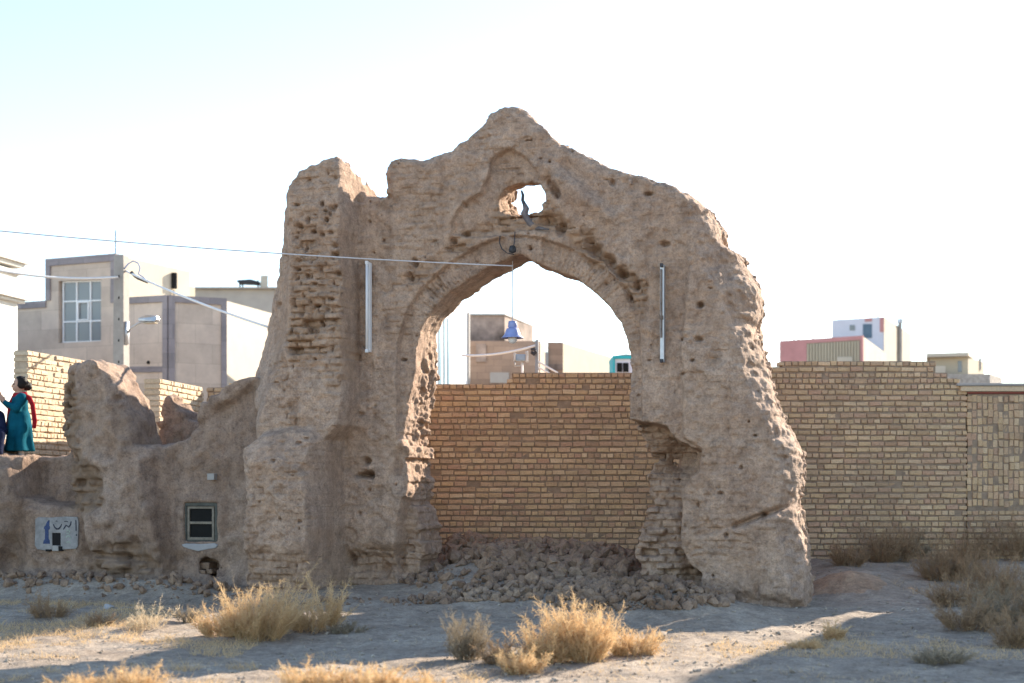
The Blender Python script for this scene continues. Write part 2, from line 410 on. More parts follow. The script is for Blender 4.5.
def build_arch():
    h = 0.018
    ax_u = np.arange(-5.3, 4.8, h); ax_w = np.arange(-1.3, 1.8, h); ax_z = np.arange(-.45, 6.75, h)
    U, Z = np.meshgrid(ax_u, ax_z, indexing='ij'); U = U.astype(np.float32); Z = Z.astype(np.float32)
    outer = [(243, 660, -.8), (246, 540, -.8), (247, 470, -.8), (250, 440, -.7), (247, 415, -.5)] + with_w([(222, 385), (228, 368), (240, 338), (246, 314), (255, 289), (265, 269), (271, 244), (276, 228), (282, 209), (289, 188), (302, 170),
                    (322, 161), (338, 157)], -.35) + \
        [(346, 168, -.3), (352, 177, -.2), (358, 187, -.1), (365, 193, 0), (374, 195, 0), (383, 193, 0), (385, 187), (386, 158), (398, 155), (420, 157), (435, 153), (450, 150), (464, 139), (478, 125),
         (486, 113), (496, 107), (510, 105), (522, 110), (532, 118), (552, 137), (587, 154), (614, 168), (652, 180), (669, 183), (689, 194, .2), (710, 210, .4), (720, 227, .5), (723, 244, .6)] + \
        with_w([(730, 254), (744, 261), (752, 275), (757, 288), (761, 299), (757, 318), (756, 331), (760, 347), (770, 373), (775, 398), (785, 422), (799, 447), (803, 464),
                (801, 492), (797, 503), (801, 513), (803, 531), (809, 563), (812, 590), (812, 660)], .85)
    S = poly_sdf(U, Z, to_uz(outer))
    opening = [(412, 660), (411, 560), (411, 520), (408, 500), (409, 485), (406, 459), (403, 429), (405, 400), (409, 384), (412, 355), (416, 329), (427, 311), (445, 292), (464, 279), (480, 269),
               (496, 261), (512, 254), (518, 253), (531, 260), (549, 267), (574, 277), (594, 292), (609, 307), (619, 322), (625, 340), (628, 357), (629, 370), (630, 419)] + \
        with_w([(638, 426), (641, 440), (648, 449), (653, 461), (646, 475), (648, 492), (650, 507), (643, 521), (639, 538), (641, 556), (645, 580), (645, 660)], .35)
    OPN = poly_sdf(U, Z, to_uz(opening))
    hole = [(501, 201), (504, 193), (515, 187), (528, 185), (537, 188), (541, 196), (540, 206), (543, 213), (530, 216), (512, 217), (501, 214)]
    HOL = poly_sdf(U, Z, to_uz(hole))
    # ragged outlines, course by course
    crs = np.floor(Z/.082)
    rag = hash1(crs, np.zeros_like(crs), 3)*.25+fbm(U, Z*0+3, Z, 3.0, 4, 5)
    S = S+rag*.045
    HOL = HOL+(hash1(crs, np.zeros_like(crs), 9)*.035+noise3(U*9, Z*9, Z*0, 6)*.02)-.03
    low = sstep(405, 430, px_grid(U, Z, 0)[1])
    OPN = OPN+noise3(U*4, Z*4, Z*0, 12)*.008+low*(hash1(crs, np.zeros_like(crs), 19)*.04+noise3(U*3, Z*3, Z*0, 13)*.05)
    # --- front relief, px rows/columns read at the depth where the feature sits
    P0x, P0y = px_grid(U, Z, 0.0); P6x, P6y = px_grid(U, Z, -.6); P3x, P3y = px_grid(U, Z, .3)
    worn = np.zeros_like(U)
    wf = fbm(U, Z*0, Z, .8, 3, 21)*.04
    # brick pattern used where the plaster is gone
    Zw = Z+.03*noise3(U*1.5, Z*0, Z*1.5, 8)+.010*noise3(U*6, Z*0, Z*6, 18); U0 = U; Uw = U+.03*noise3(U*3, Z*0, Z*5, 28)
    row = np.floor(Zw/.088); off = (row % 2)*.11+hash1(row, row*0, 4)*.03
    colm = np.floor((Uw+off)/.22)
    fz = Zw/.088-row; fu = (Uw+off)/.22-colm
    bid = hash1(row, colm, 31)
    jn = np.maximum(1-sstep(0, .22, np.minimum(fz, 1-fz)), 1-sstep(0, .10, np.minimum(fu, 1-fu)))
    brickrel = bid*.045+jn*.05+(hash1(row, colm, 77) > .72)*.10
    jsoft = np.maximum(1-sstep(0, .20, np.minimum(fz, 1-fz)), .8*(1-sstep(0, .09, np.minimum(fu, 1-fu))))
    softrel = (bid*.007+jsoft*.015)*sstep(-.25, .35, fbm(U, Z*0, Z, 1.3, 4, 68))*sstep(-.3, .1, noise3(U*7, Z*0, Z*9, 69))
    # left pier and its lower buttress
    pier = sstep(3, -3, P6x-np.interp(P6y, [400, 424, 440, 700], [340, 338, 322, 322])+3*noise3(Z*3, Z*0, U*0, 2))
    wf -= .52*pier
    wf += np.clip((np.interp(P6y, [150, 330, 440], [288, 286, 250])-P6x)/75, 0, 1.2)*1.3
    blk_poly = [(230, 700), (236, 560), (240, 470), (250, 446), (264, 434), (288, 426), (312, 428), (320, 440), (321, 500), (322, 560), (324, 700)]
    BLK = poly_sdf(P6x, P6y, blk_poly)+3*noise3(U*3, Z*0, Z*3, 44)
    blk = sstep(4, -6, BLK)
    wf = wf*(1-blk)+blk*(-.98+.28*sstep(470, 424, P6y)+.06*noise3(U*2, Z*0, Z*2, 45))
    strip = sstep(3, -3, poly_sdf(P6x, P6y, [(288, 168), (345, 168), (341, 250), (341, 330), (340, 422), (284, 424), (284, 330), (290, 260), (283, 230)])+5*noise3(U*4, Z*0, Z*4, 46))
    er = strip*sstep(-.75, .0, noise3(U*1.7, Z*0, Z*1.7, 47)+.1)
    er = er*(.35+.65*sstep(240, 330, P6y))
    wf += er*(brickrel*1.15+.02); worn = np.maximum(worn, er)
    # arch ring set back from the panel
    ring = sstep(1.5, -1.5, poly_sdf(P0x, P0y, [(397, 440), (397, 345), (400, 330), (409, 305), (425, 282), (450, 261), (480, 244), (510, 234), (540, 237), (575, 250), (605, 268), (628, 290), (638, 312), (641, 370),
                                               (641, 425), (520, 425)]))
    wf += .10*ring
    # voussoirs: thin radial bricks
    cu, cz = uz(517, 372)
    ang = np.arctan2(Z-cz, U-cu); rad = np.hypot(U-cu, Z-cz)
    vo = ang*rad.mean()*0+ang*2.0/.075
    vfr = vo-np.floor(vo)
    vrel = (1-sstep(0, .22, np.minimum(vfr, 1-vfr)))*.02+hash1(np.floor(vo), vo*0, 51)*.014
    up = sstep(cz-.1, cz+.3, Z)
    wf += ring*up*vrel*1.5*(.35+.9*sstep(-.3, .4, noise3(U*1.3, Z*0, Z*1.3, 52)))
    # broken bricks between ring and the upper pointed niche
    rub = np.maximum(sstep(5, -5, poly_sdf(P0x, P0y, [(535, 190), (560, 205), (575, 222), (598, 240), (622, 262), (645, 285), (643, 318), (632, 300), (612, 276), (585, 254), (556, 240), (505, 231), (500, 216), (520, 210)])+7*noise3(U*3, Z*0, Z*3, 53)),
                     sstep(5, -5, poly_sdf(P0x, P0y, [(500, 188), (540, 182), (545, 190), (505, 232), (470, 243), (440, 262), (420, 282), (404, 305), (399, 300), (412, 270), (436, 248), (462, 238), (480, 222)])+8*noise3(U*3, Z*0, Z*3, 54))*.8)
    wf += rub*(.03+brickrel*.75+.05*np.maximum(noise3(U*5, Z*0, Z*7, 55), 0)); worn = np.maximum(worn, rub)
    # upper niche
    nic = sstep(1.5, -1.5, poly_sdf(P0x, P0y, [(449, 236), (457, 209), (468, 201), (480, 193), (487, 176), (490, 163), (497, 154), (508, 148), (514, 149), (524, 158), (540, 176), (556, 194), (570, 212), (565, 240), (500, 236)])+2*noise3(U*5, Z*0, Z*5, 56))
    nicr = sstep(560, 505, P0x)
    wf += .10*nic*nicr
    lump = np.exp(-(seg_dist(P0x, P0y, (548, 168), (606, 212))/11)**2)
    wf -= .10*lump
    wf += .08*np.exp(-(seg_dist(P0x, P0y, (566, 166), (612, 206))/7)**2)
    # left panel edge next to the ring, weathered
    erl = sstep(6, -6, poly_sdf(P0x, P0y, [(388, 165), (470, 165), (455, 225), (420, 262), (402, 290), (398, 330), (388, 330)])+14*noise3(U*2, Z*0, Z*2, 57))
    wf += erl*(brickrel*.22); worn = np.maximum(worn, .35*erl)
    # right pier slab
    slab = sstep(2, -2, poly_sdf(P0x, P0y, [(690, 195), (688, 270), (684, 300), (682, 360), (684, 437), (702, 450), (699, 471), (687, 482), (681, 489), (681, 549), (690, 563), (702, 573), (701, 700), (860, 700), (840, 430), (780, 300), (740, 200)])+1.5*noise3(U*6, Z*0, Z*6, 58))
    wf -= .09*slab*(.5+.5*sstep(240, 420, P0y))
    # broken inner side of the right pier
    inn_poly = [(600, 420), (631, 420), (648, 423), (667, 427), (673, 438), (687, 445), (702, 450), (699, 471), (687, 482), (681, 489), (681, 549), (690, 563), (702, 573), (701, 700), (600, 700)]
    INN = poly_sdf(P0x, P0y, inn_poly)
    inn = sstep(1, -3, INN+1.5*noise3(U*8, Z*0, Z*8, 59))
    cav = np.exp(-(((P3x-676)/20)**2+((P3y-460)/20)**2))
    lowblk = sstep(500, 516, P3y)*sstep(690, 676, P3x)
    wf = wf+inn*(.36+.42*cav-.14*lowblk+.05*noise3(U*4, Z*0, Z*4, 60)+brickrel*.8)
    worn = np.maximum(worn, inn*(.7-.4*lowblk))
    # broken foot of the left jamb
    jl = sstep(2, -4, poly_sdf(P0x, P0y, [(404, 500), (430, 496), (430, 700), (394, 700), (393, 560), (397, 525)])+4*noise3(U*5, Z*0, Z*5, 61))
    wf += jl*(.28+.07*noise3(U*4, Z*0, Z*5, 62)+brickrel*.5); worn = np.maximum(worn, .4*jl)
    wf += .16*np.exp(-(((P0x-400)/7)**2+((P0y-468)/20)**2)**1.5)*(1+.5*noise3(U*6, Z*0, Z*6, 67))
    # undercut feet
    foot = sstep(540, 556, P0y+5*noise3(U*2.5, Z*0, Z*0, 63))*sstep(400, 390, P0x)
    wf += foot*(.10+.09*np.maximum(noise3(U*3, Z*0, Z*4, 64), -.2)+brickrel*.55); worn = np.maximum(worn, .5*foot)
    footr = sstep(590, 604, P0y+4*noise3(U*3, Z*0, Z*0, 66))*sstep(690, 705, P0x)
    wf += footr*.10
    # right shoulder falls away to the back
    ye = [100, 180, 200, 262, 290, 330, 370, 400, 430, 455, 480, 500, 540, 580, 610]
    xe = [640, 676, 690, 700, 719, 735, 746, 757, 770, 783, 787, 779, 786, 793, 789]
    XE = np.interp(P0y, ye, xe)-3+4*noise3(Z*2.2, Z*0, U*0, 65)+2*noise3(Z*9, Z*0, U*0, 165)
    wf = wf+np.maximum(P0x-XE, 0)/78.0*np.interp(P0y, [250, 330, 500, 560], [1.05, 1.55, 1.5, 1.1])
    shl = sstep(-6, 6, P0x-XE)
    wf += shl*(.05*noise3(U*9, Z*0, Z*9, 190)+.045*noise3(U*19, Z*0, Z*19, 191)+.03*np.abs(noise3(U*34, Z*0, Z*34, 192)))
    # crack across the right pier
    for a, b in (((700, 534), (735, 526)), ((735, 526), (764, 515)), ((764, 515), (797, 503))):
        t = np.exp(-(seg_dist(P0x, P0y, a, b)/2.6)**2)
        wf += t*(.13 if a[0] > 720 else .04)
    wf -= .05*sstep(0, 6, P0y-(534+(P0x-700)*(503-534)/97.0))*sstep(700, 740, P0x)*sstep(40, 10, P0y-(534+(P0x-700)*(503-534)/97.0))
    # putlog holes and pits
    pits = [(413, 262, 3.5, .16), (408, 276, 3, .12), (452, 240, 3, .14), (463, 233, 3, .12), (612, 182, 3, .1), (648, 193, 3, .15), (664, 243, 3.5, .12), (700, 305, 3, .16), (699, 340, 3, .14),
            (366, 461, 3.5, .2), (366, 474, 3.2, .25), (361, 475, 3.2, .25), (371, 475, 3.2, .25), (360, 414, 3, .07), (332, 470, 4, .14), (589, 243, 6, .2), (595, 250, 6, .22), (604, 257, 5, .16), (611, 262, 5, .2), (621, 273, 4.5, .2), (636, 284, 4, .16),
            (548, 219, 7, .18), (560, 226, 6, .18), (549, 182, 3.5, .12), (553, 188, 4, .16), (557, 193, 4, .16), (783, 457, 2.5, .1), (775, 432, 2.5, .1), (727, 535, 2.2, .1), (757, 590, 4, .06), (380, 571, 6, .12),
            (263, 300, 4, .1), (290, 470, 2, .05), (347, 560, 4, .2), (346, 590, 6, .25)]
    for i in range(200):
        pits.append((rnd.uniform(288, 770), rnd.uniform(150, 590), rnd.uniform(.9, 2.0), rnd.uniform(.03, .11)))
    for i in range(45):
        pits.append((rnd.uniform(292, 335), rnd.uniform(190, 330), rnd.uniform(1.4, 2.6), rnd.uniform(.05, .14)))
    for (x, y, r, d) in pits:
        gx, gy = (P6x, P6y) if (x < 340 and y < 430) else (P0x, P0y)
        e = .6+.8*rnd.random()
        wf += d*np.exp(-(((gx-x)/(r/e))**2+((gy-y)/(r*e))**2)**1.5)
    # shallow plaster scars all over
    scar = sstep(.10, .14, fbm(U, Z*0, Z, 1.6, 5, 70))
    sc2 = sstep(.16, .20, fbm(U, Z*0, Z, 4.2, 4, 75))
    wf += scar*(.022+softrel*1.3)+sc2*.014+softrel*.6; worn = np.maximum(worn, scar*.3)
    wf += fbm(U, Z*0, Z, 9, 3, 71)*.016+.02*np.maximum(0, fbm(U*1.0, Z*0, Z*2.2, 7, 3, 73)-.15)
    wb = .84+.08*fbm(U, Z*0, Z, 1.2, 4, 72)+.35*sstep(-2.3, -2.8, U)+.45*sstep(2.0, 3.0, U)+.26*sstep(3.7, 3.0, Z)*sstep(.5, -.5, U)
    mcut = sstep(4.6, 5.0, Z)*sstep(-1.6, -1.85, U); wb = wb*(1-mcut)+(wf+.55)*mcut
    # --- the solid
    Fd = np.empty((len(ax_u), len(ax_w), len(ax_z)), np.float32)
    for j, w in enumerate(ax_w):
        slabd = smax(wf-w, w-wb, .05)
        d = smax(S, slabd*.85, .13)
        d = smax(d, -OPN, .035)
        Fd[:, j, :] = smax(d, -np.roll(HOL, int(round(.2*w/h)), axis=1), .03)
    band = np.abs(Fd) < .16
    I, J, K = np.nonzero(band)
    x, y, z = ax_u[I].astype(np.float32), ax_w[J].astype(np.float32), ax_z[K].astype(np.float32)
    nz = .035*fbm(x, y, z, 2.1, 3, 80)+.014*noise3(x*11, y*11, z*11, 84)+.012*noise3(x*23, y*23, z*25, 88)
    nz *= 1-.6*sstep(.35, .1, np.abs(OPN[I, K]))*sstep(3.0, 3.4, z)
    side = sstep(.12, .5, y-wf[I, K])              # jambs and broken sides are much rougher than the plastered face
    rw = np.floor(z/.085); cw = np.floor((y+(rw % 2)*.1)/.2)
    nz += side*(1-.7*sstep(3.2, 3.5, z)*(np.abs(x) < 1.9)*(z < 4.8))*(.022*noise3(x*6.5, y*6.5, z*7.5, 85)+.03*noise3(x*17, y*17, z*18, 86)+.016*hash1(rw, cw, 87))
    Fd[I, J, K] += nz
    V, Q = largest_piece(*surface_nets(Fd, (ax_u[0], ax_w[0], ax_z[0]), h))
    # keep the largest pieces simple: split the ring faces off as a part of their own
    iu = np.clip(np.round((V[:, 0]-ax_u[0])/h).astype(int), 0, len(ax_u)-1); iz = np.clip(np.round((V[:, 2]-ax_z[0])/h).astype(int), 0, len(ax_z)-1)
    wv = worn[iu, iz]*sstep(.9, .3, V[:, 1])
    wv = np.maximum(wv, .45*sstep(.15, .5, V[:, 1]-wf[iu, iz]))
    rg = (ring[iu, iz] > .5) & (OPN[iu, iz] < .9) & (V[:, 2] > cz-.35)
    fr = rg[Q].all(1)
    return V, Q, fr, wv

aV, aQ, aRing, aW = build_arch()
def submesh(V, Q, sel, attr):
    q = Q[sel]; ids, inv = np.unique(q, return_inverse=True)
    return V[ids], inv.reshape(q.shape), attr[ids]
arch = empty('mud_brick_arch', (0, Y0, 0)); arch.rotation_euler.z = -ANG
tag(arch, 'tall ruined mud-brick gateway with a pointed arch and a small hole above its crown', 'ruined arch')
v, q, a = submesh(aV, aQ, ~aRing, aW)
mesh_np('wall_body', v, q, M['mud'], arch, True, {'worn': a})
v, q, a = submesh(aV, aQ, aRing, aW)
mesh_np('arch_ring', v, q, M['mud'], arch, True, {'worn': a})
del aV, aQ
# unseen wall added behind the right pier, shaped to bound the pool of light
def build_spur():
    h = .05; au = np.arange(1.0, 3.2, h); aw = np.arange(.6, 4.0, h); az = np.arange(-.4, 5.3, h)
    x, y, z = [q.astype(np.float32) for q in np.meshgrid(au, aw, az, indexing='ij')]
    d = np.maximum(np.maximum(1.72-x+.12*(3.6-y), x-2.85), np.maximum(.8-y, y-3.6))
    top = np.interp(x, [1.3, 1.7, 2.1, 2.5, 2.9], [2.8, 3.1, 3.7, 4.2, 3.8]).astype(np.float32)+.25*noise3(x*2, y*2, z*0, 301)
    d = smax(d, (z-top)*.8, .15)+.05*fbm(x, y, z, 2.5, 4, 302)
    V, Q = surface_nets(d, (au[0], aw[0], az[0]), h)
    return V, Q
def build_left_spur():  # unseen wall added behind the left pier to shade the ruin's lump
    h = .05; au = np.arange(-4.4, -2.8, h); aw = np.arange(.6, 4.5, h); az = np.arange(-.4, 5.2, h)
    x, y, z = [q.astype(np.float32) for q in np.meshgrid(au, aw, az, indexing='ij')]
    d = np.maximum(np.maximum(-4.0-x, x+3.25), np.maximum(.75-y, y-4.2))
    top = np.interp(y, [.75, 1.6, 4.2], [3.3, 4.6, 4.5]).astype(np.float32)+.2*noise3(x*2, y*2, z*0, 303)
    d = smax(d, (z-top)*.8, .15)+.05*fbm(x, y, z, 2.5, 4, 304)
    return surface_nets(d, (au[0], aw[0], az[0]), h)
for v, q in (build_spur(), build_left_spur()):
    mesh_np('unseen_shade_wall', v, q, M['mud'], arch, True, {'worn': np.full(len(v), .3)})

# ================================================================== low ruined mud wall on the left, with a window and a painted notice
def build_ruin():
    h = 0.03
    ax_u = np.arange(-10.2, -2.5, h); ax_w = np.arange(-1.3, 1.9, h); ax_z = np.arange(-.45, 3.75, h)
    U, Z = np.meshgrid(ax_u, ax_z, indexing='ij'); U = U.astype(np.float32); Z = Z.astype(np.float32)
    px, py = px_grid(U, Z, 0.0)
    prof = [(300, 700), (300, 440), (275, 385), (252, 381), (236, 384), (222, 390), (207, 394), (198, 402), (190, 422), (184, 435), (173, 443), (152, 446, .4), (147, 428, .4), (141, 405, .4), (131, 384, .4),
            (116, 367, .35), (104, 361, .2), (91, 360), (72, 362), (64, 369), (60, 380), (59, 401), (54, 420), (52, 440), (50, 457), (15, 457, .7), (8, 447, .7), (0, 441, .7), (-30, 432, .7), (-80, 436), (-150, 430), (-150, 700)]
    S = poly_sdf(U, Z, to_uz(prof))
    S = S+fbm(U, Z*0, Z, 3.0, 4, 105)*.06
    crs = np.floor(Z/.085)
    S = S+hash1(crs, crs*0, 103)*.02*sstep(75, 60, px)
    wf = .05+.05*fbm(U, Z*0, Z, .8, 3, 121)
    worn = np.zeros_like(U)
    row = np.floor((Z+.03*noise3(U*1.5, Z*0, Z*1.5, 108))/.088); off = (row % 2)*.11
    colm = np.floor((U+off)/.22); fz = Z/.088-np.floor(Z/.088); fu = (U+off)/.22-colm
    jn = np.maximum(1-sstep(0, .25, np.minimum(fz, 1-fz)), 1-sstep(0, .12, np.minimum(fu, 1-fu)))
    brel = hash1(row, colm, 131)*.04+jn*.045+(hash1(row, colm, 133) > .7)*.06
    wob = 3*noise3(U*2.5, Z*0, Z*2.5, 109)
    # big lump between notice and window
    lump = sstep(5, -8, poly_sdf(px, py, [(64, 360), (110, 355), (135, 385), (150, 440), (160, 500), (170, 560), (175, 700), (95, 700), (92, 560), (84, 500), (78, 455), (60, 440), (55, 400)])+wob)
    wf -= .26*lump
    wf += .22*np.clip((84-px)/22, 0, 1)*sstep(462, 440, py)*sstep(45, 60, px)         # its eroded left edge turns away
    ed = sstep(4, -4, poly_sdf(px, py, [(58, 372), (80, 370), (84, 400), (80, 440), (104, 470), (106, 500), (92, 510), (66, 505), (62, 460), (50, 440)])+2*wob)
    wf += ed*(brel*.9+.03); worn = np.maximum(worn, ed)
    nich = np.exp(-(((px-94)/12)**2+((py-486)/16)**2)**1.5)
    wf += .20*nich
    # the lump's right flank turns gently to the front
    wf += lump*np.clip((px-np.interp(py, [355, 385, 440, 520, 600], [104, 112, 122, 132, 150]))/70, 0, 1)*1.0*sstep(470, 420, py)
    # recess above the notice, and the ledge under it
    rec = sstep(2, -2, poly_sdf(px, py, [(20, 440), (66, 440), (67, 480), (70, 504), (44, 502), (24, 496), (19, 470)])+.5*wob)
    wf += .42*rec
    wf -= .10*sstep(502, 512, py)*sstep(90, 70, px)*sstep(15, 30, px)
    # chunk at the far left stands forward
    ch = sstep(3, -3, poly_sdf(px, py, [(-200, 420), (0, 436), (10, 446), (18, 462), (22, 500), (14, 530), (8, 560), (4, 700), (-200, 700)])+1.5*wob)
    wf -= (.42-.35*sstep(475, 440, py)-.3*np.clip((px+4)/24, 0, 1))*ch
    # wall with the window lies a little further back
    win = sstep(3, -5, poly_sdf(px, py, [(176, 430), (250, 385), (262, 420), (250, 460), (248, 700), (172, 700), (166, 560), (160, 500), (165, 460)])+wob)
    wf += .10*win
    # eroded lower courses and foot
    low = sstep(532, 556, py+1.6*wob)*sstep(70, 110, px)*sstep(185, 150, px)
    wf += low*(brel*1.0+.05); worn = np.maximum(worn, low*.8)
    wf += .09*np.exp(-((py-(552+.1*(px-80)))/3)**2)*sstep(75, 95, px)*sstep(150, 130, px)
    wf -= .22*sstep(562, 600, py)
    wf += .06*fbm(U, Z*0, Z, 5, 3, 122)*(.25+lump+low)*.8+fbm(U, Z*0, Z, 11, 3, 171)*.02*(1-.6*win)
    sc = sstep(.14, .3, fbm(U, Z*0, Z, 1.8, 4, 170)); wf += sc*.02; worn = np.maximum(worn, .3*sc)
    for (x, y, r, d) in [(121, 399, 2.5, .12), (43, 556, 3, .07), (67, 560, 2.5, .07), (10, 540, 5, .1), (85, 443, 3, .1), (203, 398, 3, .1), (160, 552, 3, .08), (115, 545, 4, .1), (130, 556, 5, .1)]:
        wf += d*np.exp(-(((px-x)/r)**2+((py-y)/r)**2)**1.5)
    SGN = poly_sdf(px, py, [(33, 515), (80, 515), (80, 552), (33, 552)])/70
    ms = sstep(.10, .0, SGN); wf = wf*(1-ms)-.05*ms
    WN0 = poly_sdf(*px_grid(U, Z, .12), [(181, 500), (220, 500), (220, 550), (181, 550)])/70; mw = sstep(.14, .0, WN0); wf = wf*(1-mw)+.11*mw
    qx, qy = px_grid(U, Z, .12)
    WIN = poly_sdf(qx, qy, [(184, 503), (217, 503), (217, 542), (184, 542)])/70
    VNT = (poly_sdf(px, py, [(193, 562), (200, 557), (211, 560), (213, 568), (211, 577), (195, 577)])+1.5*noise3(U*6, Z*0, Z*6, 140))/70
    BOX = poly_sdf(px, py, [(52.3, 533.5), (60, 533.5), (60, 546), (52.3, 546)])/70
    Fd = np.empty((len(ax_u), len(ax_w), len(ax_z)), np.float32)
    wb = .75+.1*fbm(U, Z*0, Z, 1.0, 3, 172)
    rem = poly_sdf(U, Z, to_uz([(p[0], p[1], 1.3) for p in [(150, 600), (158, 446), (163, 425), (168, 402), (173, 391), (177, 395), (184, 404), (193, 416), (205, 425), (240, 435), (240, 600)]]))+fbm(U, Z*0, Z, 4, 4, 178)*.10+hash1(crs, crs*0, 179)*.05
    for j, w in enumerate(ax_w):
        d = smax(S, smax(wf-w, w-wb, .05)*.85, .06)
        d = smin(d, smax(rem, np.maximum(1.1-w, w-1.5), .06), .08)
        d = smax(d, -np.maximum(WIN, w-.45), .02)
        d = smax(d, -np.maximum(VNT, w-.42), .03)
        Fd[:, j, :] = smax(d, -np.maximum(BOX, w-.3), .01)
    I, J, K = np.nonzero(np.abs(Fd) < .18)
    x, y, z = ax_u[I].astype(np.float32), ax_w[J].astype(np.float32), ax_z[K].astype(np.float32)
    soft = 1-.75*np.exp(-np.maximum(0, np.minimum(WN0, SGN))[I, K]*12)
    Fd[I, J, K] += (.06*fbm(x, y, z, 2.4, 3, 180)+.03*noise3(x*9, y*9, z*9, 184))*soft
    V, Q = surface_nets(Fd, (ax_u[0], ax_w[0], ax_z[0]), h)
    iu = np.clip(np.round((V[:, 0]-ax_u[0])/h).astype(int), 0, len(ax_u)-1); iz = np.clip(np.round((V[:, 2]-ax_z[0])/h).astype(int), 0, len(ax_z)-1)
    return V, Q, worn[iu, iz]*sstep(.9, .3, V[:, 1])

rV, rQ, rW = build_ruin()
ruin = empty('mud_wall_ruin', (0, Y0, 0)); ruin.rotation_euler.z = -ANG
tag(ruin, 'low crumbling mud wall left of the arch with a small window and a painted notice', 'mud wall')
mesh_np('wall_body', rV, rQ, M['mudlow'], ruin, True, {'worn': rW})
del rV, rQ

def lbox(mb, x0, x1, y0, y1, w0, w1):     # a box in the facade frame from a pixel rectangle on plane w0
    a = uz(x0, y1, w0); b = uz(x1, y0, w0)
    mb.box(a[0], b[0], w0, w1, a[1], b[1])
def lpart(mb, name, mat, parent, smooth=False, bevel=0):
    o = mb.build(name, mat, None, smooth, bevel); o.parent = parent; return o
# window: outer grey-green frame, inner bare sash with a cross bar, two dark panes, plaster sill
wn = MB()
for r in ((183, 218, 502, 506), (183, 218, 540, 544), (183, 186.5, 506, 540), (214.5, 218, 506, 540)): lbox(wn, *r, .145, .25)
wn = lpart(wn, 'window', M['greenframe'], ruin, bevel=.006)
sa = MB()
for r in ((187, 214, 506.4, 508.6), (187, 214, 537.4, 539.8), (187, 189.4, 508.6, 537.4), (211.8, 214, 508.6, 537.4), (189.4, 211.8, 521.6, 524.0)): lbox(sa, *r, .165, .21)
lpart(sa, 'sash', M['woodframe'], wn, bevel=.004)
for r in ((189.4, 211.8, 508.6, 521.6), (189.4, 211.8, 524.0, 537.4)):
    g = MB(); lbox(g, *r, .19, .2); lpart(g, 'pane', M['glass'], wn)
sl = MB()
pts = [uz(x, y, .085) for x, y in [(181, 544.5), (186, 543.4), (200, 544), (214, 543.2), (218, 545), (216, 548), (207, 549.6), (198, 551.4), (188, 549), (183, 547)]]
sl.prism([(u, .085, z) for u, z in pts], (0, .2, 0))
lpart(sl, 'window_sill', M['whiteplaster'], ruin, bevel=.015)
for (x0, x1, y0, y1, w) in ((194, 205, 570, 576.5, .12), (205, 212, 569, 574, .17), (196, 209, 562.5, 569, .19)):
    st = MB(); lbox(st, x0, x1, y0, y1, w, w+.25); lpart(st, 'loose_brick', M['clod'], ruin, bevel=.02)
jb = MB(); lbox(jb, 207, 214, 473.5, 480, .09, .2); lpart(jb, 'junction_box', M['greyr'], ruin, bevel=.006)
# painted notice: whitewashed patch, square box hole with its lip, a dark blue tower, brush lettering
nt_ = MB(); w0 = -.068
out = [(35, 519), (38, 517), (50, 517.6), (64, 516.6), (77, 517), (78.4, 522), (78, 536), (77.6, 546), (76, 549), (62.4, 549.6), (60.4, 546.4), (60.4, 533), (52, 533), (52, 549.6), (45, 550.6), (37, 549.4), (34.4, 545), (35, 532)]
nt_.prism([(u, w0, z) for u, z in [uz(x, y, w0) for x, y in out]], (0, .09, 0))
notice = lpart(nt_, 'painted_notice', M['noticepaint'], ruin, bevel=.008)
def stroke(mb, pts, wd, w=w0-.005):
    """a flat brush stroke through pixel points"""
    P = [np.array(uz(x, y, w)) for x, y in pts]; n = len(P); wd = [v/72/2 for v in (wd if isinstance(wd, list) else [wd]*n)]
    L_, R_ = [], []
    for i in range(n):
        t = P[min(i+1, n-1)]-P[max(i-1, 0)]; t /= np.linalg.norm(t)+1e-9; nn = np.array([-t[1], t[0]])
        L_.append(P[i]+nn*wd[i]); R_.append(P[i]-nn*wd[i])
    for i in range(n-1):
        mb.prism([(p[0], w, p[1]) for p in (L_[i], L_[i+1], R_[i+1], R_[i])], (0, .008, 0))
bt = MB()
bt.prism([(u, w0-.004, z) for u, z in [uz(x, y, w0) for x, y in [(43.2, 543.8), (43.6, 541), (45.0, 539), (45.2, 533), (45, 529.5), (44.1, 528.6), (44.3, 526.6), (45.6, 525.6), (47.2, 521.8), (49, 519.8), (49.6, 520.6), (49.3, 525.6), (50.0, 527), (49.8, 529), (48.6, 529.8), (48.7, 538.6), (49.8, 540.6), (50, 543.8)]]], (0, .01, 0))
lpart(bt, 'tower_drawing', M['bluepaint'], notice)
for pts, wd in (([(53.2, 524.2), (54.4, 527.0), (56.4, 529.0), (58.6, 528.8), (60.4, 526.8), (61.6, 524.0)], [.7, 1.1, 1.5, 1.6, 1.2, .7]),
                ([(55.6, 521.2), (56.3, 521.0), (57.2, 521.4)], .8),
                ([(71.0, 521.4), (70.4, 524.6), (68.6, 527.2), (67.2, 526.0), (66.0, 525.2), (64.4, 527.6), (63.2, 529.4)], [.8, 1.2, 1.3, 1.0, 1.1, 1.1, .6]),
                ([(64.2, 521.6), (65.8, 521.2), (67.8, 521.8)], .7),
                ([(75.6, 520.0), (75.9, 526.0), (76.0, 530.8)], [.8, .9, 1.1]),
                ([(76.2, 534.4), (76.5, 535.0), (76.4, 535.8)], 1.3)):
    lt = MB(); stroke(lt, pts, wd); lpart(lt, 'brush_letter', M['inkpaint'], notice)
